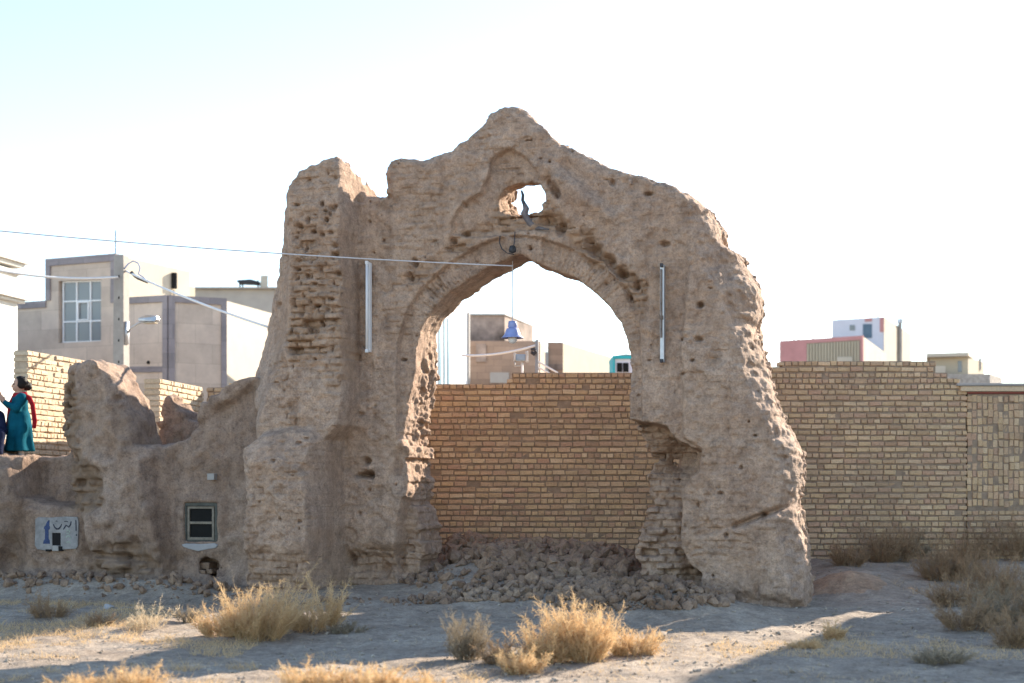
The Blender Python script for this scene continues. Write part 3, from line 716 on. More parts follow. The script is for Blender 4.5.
for p in ([(66.4, 531), (68, 529.8), (69.6, 531.4), (68.6, 533.6), (66.6, 533.2)], [(66, 537.5), (67.6, 535.6), (69.8, 536.6), (71, 539.0)], [(66.4, 542.6), (68, 541.6), (70.6, 542.8)]):
    gt = MB(); stroke(gt, p, .8); lpart(gt, 'faded_stroke', M['greenpaint'], notice)
hb = MB(); lbox(hb, 52.1, 60.3, 533.1, 546, w0+.012, w0+.03); lpart(hb, 'box_hole_dark', M['black'], notice)  # flat black sheet in place of the shade inside the hole
hl = MB(); lbox(hl, 52, 58, 545.6, 551, w0-.03, .05); lpart(hl, 'box_lip', M['greyr'], notice, bevel=.006)
for q in ((45.4, 50, 549.4, 551.4), (58.6, 61.6, 546.4, 551)):
    bk = MB(); lbox(bk, *q, w0-.02, .02); lpart(bk, 'bracket', M['black'], notice, bevel=.004)

# ================================================================== ground
def gheight(X, Y):
    X = np.asarray(X, float); Y = np.asarray(Y, float)
    z = -.13*sstep(17.4, 14.2, Y)
    z = z+.36*sstep(18.4, 21.8, Y)*sstep(3.4, 4.8, X)
    z = z+.16*np.exp(-(((X-4.75)/.7)**2+((Y-19.6)/1.1)**2))
    w = X*SA+(Y-Y0)*CA                                    # distance behind the facade plane
    z = z+.15*sstep(-1.5, -.5, w)*sstep(-1.2, -2.4, X)
    z = z+.10*np.exp(-((w+.62)/.35)**2)*sstep(-3.9, -4.6, X)
    # rubble heap in and before the opening
    z = z+.58*np.exp(-(((X-.75)/1.75)**2+((Y-20.3)/1.45)**2))
    z = z+.26*np.exp(-(((X+.7)/.85)**2+((Y-19.2)/1.0)**2))+.42*np.exp(-(((X+.75)/.6)**2+((Y-21.1)/.6)**2))
    z = z+.30*np.exp(-(((X-1.75)/.95)**2+((Y-17.15)/.9)**2))
    z = z+.16*np.exp(-(((X-.4)/1.2)**2+((Y-17.9)/.7)**2))
    near = np.exp(-((Y-16)/14)**2)
    z = z+near*(.05*fbm(X, Y, X*0, .5, 3, 201)+.022*fbm(X, Y, X*0, 3.0, 3, 202))
    far = np.maximum(Y-30, 0)
    return z-.0*far
def build_ground():
    def axis(lo, hi, st, ext):
        a = list(np.arange(lo, hi, st)); s = st
        l = [a[0]]; r = [a[-1]]
        while l[-1] > -ext: s *= 1.35; l.append(l[-1]-s)
        s = st
        while r[-1] < ext: s *= 1.35; r.append(r[-1]+s)
        return np.array(l[:0:-1]+a+r[1:])
    ax = axis(-9.5, 9.5, .045, 3500); ay = axis(9.5, 22.5, .045, 3500)
    X, Y = np.meshgrid(ax, ay, indexing='ij'); Z = gheight(X, Y)
    fine = np.exp(-((Y-15)/7)**4)*(np.abs(X) < 11)
    Z += fine*(.012*noise3(X*7, Y*7, X*0, 205)+.010*np.maximum(noise3(X*16, Y*16, X*0, 206), 0))
    V = np.stack([X, Y, Z], -1).reshape(-1, 3)
    n, m = X.shape; idx = np.arange(n*m).reshape(n, m)
    Q = np.stack([idx[:-1, :-1], idx[1:, :-1], idx[1:, 1:], idx[:-1, 1:]], -1).reshape(-1, 4)
    return kind(mesh_np('ground', V, Q, M['ground']), 'structure')
build_ground()
def soil_mound():
    xs = np.linspace(-1.15, 1.25, 60); ys = np.linspace(-1.1, 1.3, 60); X, Y = np.meshgrid(xs, ys, indexing='ij'); X = X+4.5; Y = Y+19.3
    q = np.exp(-(((X-4.5)/.5)**2+((Y-19.3)/.45)**2))+.05*fbm(X, Y, X*0, 2.5, 3, 210)
    Z = gheight(X, Y)+.15*q-.04+.02*noise3(X*8, Y*8, X*0, 211)*q
    idx = np.arange(3600).reshape(60, 60); Q = np.stack([idx[:-1, :-1], idx[1:, :-1], idx[1:, 1:], idx[:-1, 1:]], -1).reshape(-1, 4)
    return kind(mesh_np('soil_mound', np.stack([X, Y, Z], -1).reshape(-1, 3), Q, M['redsoil']), 'structure')
soil_mound()
# raised earth behind the low mud wall
te = MB()
P = [local_to_world(u, w, 0) for u, w in ((-14, .62), (-3.3, .62), (-3.3, 5.5), (-14, 5.5))]
te.prism([(p[0], p[1], -.4) for p in P], (0, 0, 2.30))
kind(te.build('earth_terrace', M['ground']), 'structure')

# ================================================================== brick walls, every brick modelled
def brick_arrays(items, D):
    """items: rows of (s, z, L, H, depth offset)"""
    it = np.array(items); n = len(it); c = .006
    base = np.zeros((n, 12, 3)); L_, H_ = it[:, 2], it[:, 3]; o = np.zeros(n)
    fr = [(o+c, o, o+c), (L_-c, o, o+c), (L_-c, o, H_-c), (o+c, o, H_-c)]
    rm = [(o, o+c, o), (L_, o+c, o), (L_, o+c, H_), (o, o+c, H_)]
    bk = [(o, o+D, o), (L_, o+D, o), (L_, o+D, H_), (o, o+D, H_)]
    for i, t in enumerate(fr+rm+bk): base[:, i, :] = np.stack(t, 1)
    jit = NR.uniform(-1, 1, (n, 12, 3))*np.array([.005, .004, .0035]); jit[:, 8:, :] = 0
    base += jit
    base[:, :, 2] += (base[:, :, 0]-L_[:, None]/2)*NR.normal(0, .018, n)[:, None]
    base[:, :8, 1] += (base[:, :8, 0]-L_[:, None]/2)*NR.normal(0, .03, n)[:, None]
    base[:, :, 0] += it[:, 0][:, None]; base[:, :, 2] += it[:, 1][:, None]; base[:, :8, 1] += it[:, 4][:, None]
    f = np.array([(0, 1, 2, 3), (4, 5, 1, 0), (5, 6, 2, 1), (6, 7, 3, 2), (7, 4, 0, 3), (8, 9, 5, 4), (9, 10, 6, 5), (10, 11, 7, 6), (11, 8, 4, 7), (11, 10, 9, 8)])
    Fc = (f[None]+12*np.arange(n)[:, None, None]).reshape(-1, 4)
    return base.reshape(-1, 3), Fc
def lay_courses(length, z0, ztop, pitch=.09, pattern='hss', s0=0.0):
    items = []; tops = []
    k = 0; z = z0
    zm = max(ztop(s) for s in np.linspace(s0, s0+length, 200))
    while z < zm:
        t = pattern[k % len(pattern)]; s = s0-rnd.uniform(0, .1)
        if rnd.random() < .12: t = 'h' if t == 's' else 's'
        while s < s0+length:
            L_ = .19 if t == 's' else .089
            if rnd.random() < .07: L_ = .089 if t == 's' else .19
            L_ *= rnd.uniform(.95, 1.03)
            a, b = max(s, s0), min(s+L_, s0+length)
            if b-a > .03 and z+.06 < ztop((a+b)/2):
                items.append((a, z+.004*math.sin(s*1.7+k), b-a, .063*rnd.uniform(.86, 1.07), rnd.gauss(0, .005)+(rnd.random() < .03)*.02))
            s += L_+.0155
        z += pitch; k += 1
    return items
def brick_wall(name, A, d, length, z0, ztop, D, mat, pattern='hss', extra=None, core_steps=60):
    """A: start (x,y); d: direction of the course; the face looks to the right of d turned clockwise"""
    d = np.array(d, float); d /= np.linalg.norm(d); n_in = np.array([-d[1], d[0]])
    items = lay_courses(length, z0, ztop, pattern=pattern)
    if extra: items += extra
    V, Fc = brick_arrays(items, D)
    W = np.empty_like(V); W[:, 0] = A[0]+d[0]*V[:, 0]+n_in[0]*V[:, 1]; W[:, 1] = A[1]+d[1]*V[:, 0]+n_in[1]*V[:, 1]; W[:, 2] = V[:, 2]
    root = empty(name, (A[0], A[1], 0))
    o = mesh_np('brickwork', W-np.array([A[0], A[1], 0]), Fc, mat, root, False)
    core = MB(); st = np.linspace(0, length, core_steps+1)
    prev = None
    tops = [max(z0, (math.floor((min(ztop(s+1e-3), ztop(st[i+1]-1e-3))-z0-.061)/.09)+1)*.09+z0-.018) for i, s in enumerate(st[:-1])]
    poly = [(.012, z0-.3)]
    for i in range(core_steps):
        a = st[i] if i else .012; b = st[i+1] if i < core_steps-1 else length-.012
        poly += [(a, tops[i]), (b, tops[i])]
    poly.append((length-.012, z0-.3))
    q = []
    for p in poly:
        if not q or abs(p[0]-q[-1][0])+abs(p[1]-q[-1][1]) > 1e-5: q.append(p)
    t0 = .022
    core.prism([(A[0]+d[0]*s+n_in[0]*t0, A[1]+d[1]*s+n_in[1]*t0, z) for s, z in q], (n_in[0]*(D-.035), n_in[1]*(D-.035), 0))
    core.build('mortar', M['sunlitmortar'] if mat == M['brickpalesun'] else M['mortar'], root)
    return root
WY = 22.3
def wz(py): return CH+(HOR-py)/F*WY
def wx(px): return (px-512)/F*WY
x0 = wx(392)
def ztop_main(s):
    px = 512+F*(x0+s)/WY
    y = np.interp(px, [300, 430, 507, 508, 560, 630, 770, 850, 937, 938, 948, 949, 957, 958, 966, 967], [388, 387, 385, 376, 373.5, 371.5, 364.6, 363, 361.5, 371, 371, 377, 377, 384, 384, 384])
    return wz(y-2.6)
bw = brick_wall('brick_wall', (x0, WY), (1, 0), wx(967)-x0, -.2, ztop_main, .22, M['brick'], 'hshs', core_steps=240)
tag(bw, 'long yellow brick wall behind the arch with uneven courses and a stepped right end', 'brick wall')
# lower wall: upright headers above, ordinary courses below, with a coping
x1 = wx(967)+.004; L2 = 3.2
ex = []
z = wz(506); k = 0
while z < wz(397):
    s = 0.0
    while s < L2-.08:
        ex.append((s+rnd.uniform(-.006, .006), z+rnd.uniform(-.010, .010)+.010*math.sin(s*9+k), .071*rnd.uniform(.86, 1.1), .101*rnd.uniform(.88, 1.08), rnd.gauss(0, .011)))
        s += .082
    z += .116; k += 1
zs = wz(506)
bl = brick_wall('brick_wall', (x1, WY), (1, 0), L2, -.2, lambda s: zs, .22, M['brick'], 'hshs', extra=ex)
tag(bl, 'lower brick wall at the right edge with upright header bricks and a flat coping', 'brick wall')
mc = MB(); mc.box(x1+.012, x1+L2-.012, WY+.013, WY+.2, zs-.1, wz(394)); mc.build('upper_mortar', M['mortar'], bl)
cp = MB(); xa = wx(956)
cp.box(x1-.0, x1+L2, WY-.02, WY+.24, wz(393.6)+.0, wz(392)); cp.build('red_strip', plain_mat('red_oxide', (.24, .07, .05)), bl)
cp = MB(); cp.box(xa+.06, x1+L2, WY-.045, WY+.26, wz(391.6), wz(386.2)); cp.build('coping', M['brickpalesun'], bl, bevel=.012)
cp = MB(); cp.box(xa, x1+L2, WY-.07, WY+.28, wz(386), wz(383.4)); cp.build('capping_sheet', M['greyr'], bl, bevel=.006)
bp_ = brick_wall('brick_wall', (8.36, 22.56), (1, 0), .95, -.2, lambda s: 4.4-.15*s, .3, M['brick'], 'hshs', core_steps=10)  # unseen pier added to shade the foot of the arch's right side
tag(bp_, 'unseen added brick pier behind the lower brick wall, just beyond the right edge', 'shade pier')
# sunlit walls on the terrace
A3 = PW(28, 350, 22.0)
w3 = brick_wall('brick_wall', (A3[0], A3[1]), (.4, 1.9), 2.9, 1.83, lambda s: A3[2]+.02-.05*s*.3, .245, M['brickpalesun'], 'sssh', core_steps=20)
tag(w3, 'pale sunlit brick wall running away behind the girl in the teal dress', 'brick wall')
A4 = PW(160, 377, 23.0)
w4 = brick_wall('brick_wall', (A4[0], A4[1]), (.26, 1.75), 1.95, 1.83, lambda s: A4[2]+.02, .275, M['brickpalesun'], 'sssh', core_steps=16)
tag(w4, 'short sunlit brick wall stub behind the dip in the mud wall', 'brick wall')
A5 = (A4[0]+.33, A4[1]+1.98)
w5 = brick_wall('brick_wall', A5, (1, -.05), 2.6, 1.83, lambda s: A4[2]-.0+.06*math.sin(s*3), .22, M['brick'], 'hs', core_steps=16)
tag(w5, 'shaded cross wall of brick touching the left flank of the arch', 'brick wall')

# ================================================================== buildings beyond
def plane(pxa, Ya, pxb, Yb):
    return ((pxa-512)/F*Ya, Ya, (pxb-512)/F*Yb, Yb)
def plane_pt(px, py, pl):
    k = (px-512)/F; dx, dy = pl[2]-pl[0], pl[3]-pl[1]
    t = (k*pl[1]-pl[0])/(dx-k*dy); Y = pl[1]+t*dy
    return np.array([k*Y, Y, CH+(HOR-py)/F*Y])
def pl_n(pl):        # unit normal pointing to the camera's side
    d = np.array([pl[2]-pl[0], pl[3]-pl[1]]); n = np.array([d[1], -d[0]]); n /= np.linalg.norm(n)
    return np.array([n[0], n[1], 0])
def fac(mb, pts, pl, out=0.0, thick=.2):
    n = pl_n(pl)
    if n[1] > 0: n = -n
    mb.prism([plane_pt(x, y, pl)+n*out for x, y in pts], -n*thick)
def rect(x0, x1, y0, y1): return [(x0, y1), (x1, y1), (x1, y0), (x0, y0)]
def foot(mb, pts, z0, z1): mb.prism([(p[0], p[1], z0) for p in pts], (0, 0, z1-z0))
def XY(px, Y): return ((px-512)/F*Y, Y)

# --- two-storey beige house on the left
hA = plane(14, 41.35, 168, 39.0); hB = plane(168, 39.0, 226, 39.75)
H = empty('stone_clad_house', (-11, 42, 0))
tag(H, 'beige stone-clad house with grey trim and one big window, left of the arch', 'house')
m = MB()
fac(m, [(14, 560), (47, 560), (47, 301), (14, 303.5)], hA, 0, .3)
fac(m, [(47, 560), (58.5, 560), (58.5, 259), (47, 260)], hA, 0, .3)
fac(m, [(58.5, 560), (101, 560), (101, 341), (58.5, 343)], hA, 0, .3)
fac(m, [(58.5, 281), (101, 279.5), (101, 255.5), (58.5, 259)], hA, 0, .3)
fac(m, [(101, 560), (116, 560), (116, 254.3), (101, 255.5)], hA, 0, .3)
fac(m, [(116, 560), (168, 560), (168, 295.8), (116, 298.6)], hA, 0, .3)
fac(m, [(168, 560), (226, 560), (226, 299), (168, 295.8)], hB, 0, .3)
m.build('front_wall', M['beige'], H)
m = MB(); foot(m, [(XY(14, 41.8)[0]+.1, 41.8), (XY(168, 39.4)[0], 39.4), (XY(226, 40.1)[0]-.05, 40.1), XY(226, 39.76), XY(272, 42.6), (-6.5, 48), (-14.3, 48)], 0, 6.74); m.build('side_wall', M['beige_side'], H)
m = MB(); fac(m, [(47.6, 299), (115.6, 299), (115.6, 254.8), (47.6, 260.2)], hA, -.32, 3.0); m.build('tower_block', M['beige_side'], H)
m = MB()
fac(m, [(46.4, 266.5), (116.6, 261), (116.6, 253.6), (46.4, 259.2)], hA, .05, .2)
fac(m, [(46.4, 300.5), (51, 300.3), (51, 266.3), (46.4, 266.6)], hA, .05, .15)
fac(m, [(111.6, 303), (116.6, 303), (116.6, 261.2), (111.6, 261.5)], hA, .05, .15)
fac(m, [(13.6, 309.5), (46.4, 307.5), (46.4, 300.6), (13.6, 303)], hA, .05, .2)
fac(m, [(116.6, 304.5), (164, 302), (164, 295.4), (116.6, 298.2)], hA, .05, .2)
fac(m, [(163.5, 560), (168.2, 560), (168.2, 295.2), (163.5, 295.6)], hA, .055, .2)
fac(m, [(168.2, 560), (174.5, 560), (174.5, 295.8), (168.2, 295.2)], hB, .055, .2)
fac(m, [(174.5, 302.3), (221, 305), (221, 298.2), (174.5, 295.8)], hB, .05, .2)
fac(m, [(221, 560), (226.4, 560), (226.4, 298.6), (221, 298.3)], hB, .05, .2)
fac(m, [(101, 373), (168, 372), (168, 366.5), (101, 367)], hA, .04, .1)
m.build('trim', M['trim'], H)
wdw = MB()
XS = [60.2, 74.2, 88.0, 101]; 
def wy(x, y): return y-(x-60)*(1.5/41)
for x in (60.0, 73.6, 87.4): fac(wdw, [(x, wy(x, 342.6)), (x+1.1, wy(x+1, 342.6)), (x+1.1, wy(x+1, 281)), (x, wy(x, 281))], hA, -.10, .08)
fac(wdw, [(100, 341), (101, 341), (101, 279.6), (100, 279.6)], hA, -.10, .08)
for y in (281, 300.6, 321.0, 341.4): 
    for xa, xb in ((61.1, 73.6), (74.7, 87.4), (88.5, 100)):
        fac(wdw, [(xa, wy(xa, y+1.3)), (xb, wy(xb, y+1.3)), (xb, wy(xb, y)), (xa, wy(xa, y))], hA, -.10, .08)
fac(wdw, [(75.2, 320.2), (86.8, 319.6), (86.8, 318.6), (75.2, 319.2)], hA, -.07, .05); fac(wdw, [(75.2, 302.6), (86.8, 302.1), (86.8, 301.1), (75.2, 301.6)], hA, -.07, .05)
fac(wdw, [(75.2, 319.2), (76.2, 319.2), (76.2, 302.5), (75.2, 302.5)], hA, -.07, .05); fac(wdw, [(85.8, 318.7), (86.8, 318.7), (86.8, 302.2), (85.8, 302.2)], hA, -.07, .05)
wf_ = wdw.build('window', M['white'], H)
for xa, xb in ((61.1, 73.6), (74.7, 87.4), (88.5, 100)):
    for ya, yb in ((282.3, 300.6), (301.9, 321.0), (322.3, 341.4)):
        g = MB(); fac(g, [(xa, wy(xa, yb)), (xb, wy(xb, yb)), (xb, wy(xb, ya)), (xa, wy(xa, ya))], hA, -.135, .01); g.build('pane', M['hazeglass'], wf_)
m = MB(); foot(m, [XY(121, 43), XY(195, 46.6), (-12, 47.6), (-13.6, 44)], 6.6, 8.1); m.build('penthouse', M['cream'], H)
m = MB(); p = PW(174.3, 296, 42); m.tube([(p[0], p[1], 6.6), (p[0], p[1], 7.35)], .05); m.build('flue_pipe', M['beige_side'], H)
m = MB(); m.tube([(p[0], p[1], 7.40), (p[0], p[1], 7.86)], .085, 10); m.build('chimney_cowl', M['black'], H)
m = MB(); p = plane_pt(112.5, 255, hA); m.tube([p+np.array([0, .3, -.2]), p+np.array([0, .3, .75])], .018, 6); m.build('antenna_mast', M['darksteel'], H)
p = plane_pt(148.5, 362.5, hA); m = MB(); m.tube([p+np.array([0, -.03, 0]), p+np.array([0, .2, 0])], .05, 10); m.build('wall_vent', M['black'], H)
# --- cream house cut by the left edge
E = empty('cream_house', (-13, 34, 0)); tag(E, 'overexposed cream house with stepped cornice at the left edge', 'house')
ep = plane(-60, 30.4, 17.5, 33.4)
m = MB(); foot(m, [XY(-60, 30.4), XY(17.5, 33.4), (-15, 39), (-22, 36)], 0, 6.6); m.build('wall', M['offwhite'], E)
for (ya, yb, o) in ((258, 263.8, .22), (264, 268, .12), (271.5, 275.5, .08), (296, 300, .22), (300.2, 303, .12)):
    m = MB(); zz = CH+(HOR-ya)/F*33.4; z2 = CH+(HOR-yb)/F*33.4
    n = pl_n(ep); n = -n if n[1] > 0 else n
    a, b = np.array([*XY(-60, 30.4)]), np.array([*XY(17.5, 33.4)]); dd = (b-a)/np.linalg.norm(b-a)
    foot(m, [a+n[:2]*o, b+n[:2]*o+dd*o, b+dd*o-n[:2]*.3, a-n[:2]*.3], z2, zz); m.build('cornice', M['offwhite'], E)
# --- grey house with a cooler on its roof
G = empty('grey_house', (-11, 56, 0)); tag(G, 'plain grey flat-roofed house behind the stone-clad one', 'house')
m = MB(); foot(m, [XY(186, 55), XY(285, 55), XY(285, 62), XY(186, 62)], 0, CH+(HOR-289.5)/F*55); m.build('wall', M['greyr'], G)
m = MB(); foot(m, [XY(185, 54.8), XY(286, 54.8), XY(286, 62.2), XY(185, 62.2)], CH+(HOR-289.3)/F*55, CH+(HOR-287.6)/F*55); m.build('parapet_cap', M['conc'], G)
m = MB(); foot(m, [XY(260.5, 56), XY(268, 56), XY(268, 57), XY(260.5, 57)], CH+(HOR-287.4)/F*55, CH+(HOR-271.5)/F*55); m.build('chimney', M['beige_side'], G)
zc = CH+(HOR-287.5)/F*55
CO = empty('rooftop_cooler', (XY(250, 56.5)[0], 56.5, zc)); tag(CO, 'dark evaporative cooler under a slanted sheet on the grey roof', 'cooler')
cx = XY(250, 56.5)[0]
for dx in (-.38, .34):
    for dy in (-.3, .3): m = MB(); m.box(cx+dx, cx+dx+.06, 56.5+dy, 56.5+dy+.06, zc, zc+.46); m.build('leg', M['darksteel'], CO)
m = MB(); m.box(cx-.22, cx+.3, 56.25, 56.8, zc+.02, zc+.2); m.build('body', M['steel'], CO)
m = MB(); m.prism([(cx-.45, 56.1, zc+.38), (cx+.44, 56.1, zc+.34), (cx+.42, 56.1, zc+.40), (cx+.1, 56.1, zc+.49), (cx-.45, 56.1, zc+.45)], (0, .85, 0)); m.build('sheet_roof', M['darksteel'], CO)

# --- seen through the arch
B1 = empty('white_shopfront', (-1.8, 40, 0)); tag(B1, 'glaring white building with narrow blue glass strips, seen inside the arch on its left', 'building')
bp = plane(418, 37.6, 470, 41.0)
m = MB(); foot(m, [XY(418, 37.6), XY(470, 41.0), (-3.5, 46), (-5.5, 42)], 0, 6.62); m.build('wall', M['white'], B1)
for xa, xb in ((438.4, 441.2), (443.4, 445), (447, 449)):
    m = MB(); fac(m, rect(xa, xb, 318, 398), bp, .02, .04); m.build('glass_strip', M['blueglass'], B1)
m = MB(); fac(m, rect(467.6, 468.6, 312.5, 398), bp, .04, .06); m.build('edge_trim', M['greyr'], B1)
B2 = empty('brown_brick_building', (-.6, 46, 0)); tag(B2, 'soot-stained brown brick building behind the hanging lamp', 'building')
m = MB(); foot(m, [XY(462, 43), XY(540, 43.0), XY(545, 45.5), XY(462, 48)], 0, CH+(HOR-341)/F*43); m.build('wall', M['brownr'], B2)
m = MB(); foot(m, [XY(463, 44.2), XY(504.6, 44.2), XY(533, 47.2), XY(480, 49)], CH+(HOR-341)/F*43+.003, CH+(HOR-315.5)/F*44.2); m.build('upper_storey', M['sootr'], B2)
m = MB(); foot(m, [XY(462.6, 44.1), XY(505, 44.1), XY(534, 47.3), XY(480, 49.2)], CH+(HOR-315.4)/F*44.2, CH+(HOR-314)/F*44.2); m.build('roof_edge', M['greyr'], B2)
m = MB(); m.box(XY(490, 43)[0], XY(509, 43)[0], 42.95, 43.02, CH+(HOR-383)/F*43, CH+(HOR-372.5)/F*43); m.build('patched_panel', M['greyr'], B2)
m = MB(); m.box(XY(476, 43)[0], XY(486, 43)[0], 42.94, 43.02, CH+(HOR-362)/F*43, CH+(HOR-344)/F*43); m.build('boarded_window', M['sootr'], B2)
B3 = empty('low_brick_building', (2.3, 50, 0)); tag(B3, 'low brown building with a long sunlit flank, seen right of the hanging lamp', 'building')
z3 = CH+(HOR-342.5)/F*48
m = MB(); foot(m, [XY(548, 48), XY(563, 48), XY(630, 55.6), (2.5, 58)], 0, z3); m.build('wall', M['cream'], B3)
m = MB(); foot(m, [XY(547.6, 47.9), XY(563, 47.9), XY(563, 48.0), XY(547.6, 48.0)], 0, z3-.003); m.build('front_wall', M['brownr'], B3)
m = MB(); foot(m, [XY(541, 47.4), XY(548.4, 47.7), XY(548.4, 49), XY(541, 49)], 0, z3-.35); m.build('side_shed', M['greyr'], B3)
m = MB(); foot(m, [XY(549, 47.84), XY(562.6, 47.84), XY(562.6, 47.9), XY(549, 47.9)], z3-.95, z3-.8+.05); m.build('string_course', M['sootr'], B3)
KI = empty('turquoise_cabin', (2.6, 32, 0)); tag(KI, 'small white cabin with turquoise frame above the brick wall', 'cabin')
kz = lambda y: CH+(HOR-y)/F*32
m = MB(); m.box(XY(615, 32)[0], XY(640, 32)[0], 32, 33.2, 0, kz(359)); m.build('wall', M['lilac'], KI)
m = MB(); m.box(XY(613, 32)[0], XY(641, 32)[0], 31.95, 33.3, kz(358.9), kz(355.8)); m.box(XY(613, 32)[0], XY(615, 32)[0]-.002, 31.96, 33.2, 0, kz(359)); m.build('frame', M['turq'], KI)
m = MB(); m.box(XY(617, 32)[0], XY(622, 32)[0], 31.97, 32.01, kz(372), kz(363)); m.box(XY(623, 32)[0], XY(628.4, 32)[0], 31.97, 32.01, kz(372), kz(363)); m.build('window', M['glass'], KI)
m = MB(); m.prism([(XY(616, 32)[0], 31.98, kz(355.6)), (XY(640, 32)[0], 31.98, kz(355.6)), (XY(626, 32)[0], 31.98, kz(354))], (0, 1.3, 0)); m.build('roof', M['greyr'], KI)

# --- right-hand houses
R1 = empty('pink_and_cream_house', (15, 57, 0)); tag(R1, 'pink and cream two-level house with ribbed panel above the right brick wall', 'house')
rp = plane(780, 55, 863, 53.2)
z1 = CH+(HOR-341)/F*55
m = MB(); foot(m, [XY(780, 55), XY(863, 53.2), XY(890, 61), XY(800, 66)], 0, z1-.02); m.build('wall', M['flank'], R1)
m = MB(); fac(m, [(780, 400), (807, 400), (807, 339.3), (780, 341)], rp, .04, .1); fac(m, [(807, 343.4), (863.2, 339.8), (863.2, 335.6), (807, 339.3)], rp, .04, .1); fac(m, [(860.6, 400), (863.3, 400), (863.3, 339.8), (860.6, 340)], rp, .04, .1); m.build('pink_cladding', M['pink'], R1)
m = MB()
for i in range(18):
    x = 807.4+i*2.95; fac(m, [(x, 400), (x+2.0, 400), (x+2.0, 340.6+(863-x)*.063), (x, 340.7+(863-x)*.063)], rp, .05, .08)
m.build('ribbed_panel', M['cream'], R1)
m = MB(); fac(m, rect(838, 853, 357, 362), rp, .09, .1); m.build('awning', M['beige_side'], R1)
up = plane(832, 60.5, 884, 59.4); z2 = CH+(HOR-320)/F*60.5
m = MB(); foot(m, [XY(832, 60.5), XY(884, 59.4), XY(911, 66), XY(850, 70)], z1-.5, z2); m.build('upper_storey', M['lilac'], R1)
m = MB(); foot(m, [XY(884.05, 59.35), XY(911.2, 65.95), XY(911, 66), XY(884, 59.4)], 0, z2-.01); m.build('upper_side_wall', M['flank'], R1)
m = MB(); fac(m, rect(849.8, 855, 325, 330.4), up, .02, .05); m.build('window', M['hazeglass'], R1)
m = MB(); fac(m, rect(863, 872, 324, 338), up, .02, .05); m.build('door', plain_mat('slate_blue_paint', (.12, .17, .22)), R1)
m = MB(); fac(m, [(865, 321.8), (872, 321.3), (872, 318), (865, 318.6)], up, .03, .06); fac(m, [(880, 332), (884, 332), (884, 317.6), (880, 317.8)], up, .03, .06); m.build('pink_trim', M['pink'], R1)
m = MB(); p = PW(900, 340, 62.6); m.tube([(p[0], p[1], z1-1.5), (p[0], p[1], z2+.12)], .09, 10); m.build('flue_pipe', M['greyr'], R1)
m = MB(); m.tube([(p[0], p[1], z2+.12), (p[0], p[1], z2+.3)], .14, 10); m.build('cowl', M['steel'], R1)
m = MB(); p = PW(878, 317, 60.4); m.tube([(p[0], p[1], z2-.1), (p[0], p[1], z2+.42), (p[0]-.1, p[1], z2+.42)], .035, 6); m.build('vent_pipe', M['lilac'], R1)
for x, t in ((794, .25), (798, .2), (813, .4)):
    m = MB(); p = PW(x, 340, 55.5); m.tube([(p[0], p[1], z1-.1), (p[0], p[1], z1+t)], .025, 6); m.build('roof_pipe', M['greyr'], R1)
R2 = empty('cream_rooftop_house', (14, 46, 0)); tag(R2, 'small cream house with a flat cap and rough stone side, right of the pink house', 'house')
z4 = CH+(HOR-358)/F*45
m = MB(); foot(m, [XY(930, 45), XY(968, 44.6), XY(984, 46.5), XY(930, 50)], 0, z4); m.build('wall', M['cream'], R2)
m = MB(); foot(m, [XY(926.5, 44.7), XY(968.5, 44.3), XY(974, 45.4), XY(926.5, 50.3)], z4+.003, CH+(HOR-354.4)/F*45); m.build('roof_cap', M['beige_side'], R2)
m = MB(); foot(m, [XY(946, 43.6), XY(990, 43.6), XY(1002, 45), XY(946, 44.4)], 0, CH+(HOR-374)/F*43.6); m.build('stone_side', plain_mat('rough_stone', (.36, .33, .3), .9, .35, 9, bumpd=.02), R2)
m = MB(); foot(m, [XY(930, 44.2), XY(945.4, 44.2), XY(945.4, 44.5), XY(930, 44.5)], 0, CH+(HOR-366)/F*44.2); m.build('front_lean_to', M['beige_side'], R2)
m = MB(); fac(m, rect(958, 962, 361, 372), plane(930, 45, 968, 44.6), .02, .05); m.build('window', M['hazeglass'], R2)
m = MB(); p = PW(980, 362, 46); m.tube([(p[0], p[1], z4-.3), (p[0], p[1], z4+.1)], .04, 6); m.build('roof_pipe', M['greyr'], R2)

# --- unseen gable wall added beyond the right edge, shaped to shade the yard
NH = empty('added_shade_wall', (13, 22.8, 0)); tag(NH, 'unseen added gable wall with a sloping top, standing just beyond the right edge', 'shade wall')
m = MB(); m.prism([(10.3, 22.8, -.2), (18, 22.8, -.2), (18, 22.8, 7.9), (13.1, 22.8, 7.9), (12.3, 22.8, 6.8), (10.3, 22.8, 4.0)], (0, .35, 0)); m.build('wall', M['beige_side'], NH)
m = MB(); m.prism([(10.28, 22.74, 3.98), (12.3, 22.74, 6.805), (13.1, 22.74, 7.905), (18, 22.74, 7.905), (18, 22.74, 8.0), (13.05, 22.74, 8.0), (10.28, 22.74, 4.12)], (0, .47, 0)); m.build('coping', M['conc'], NH)
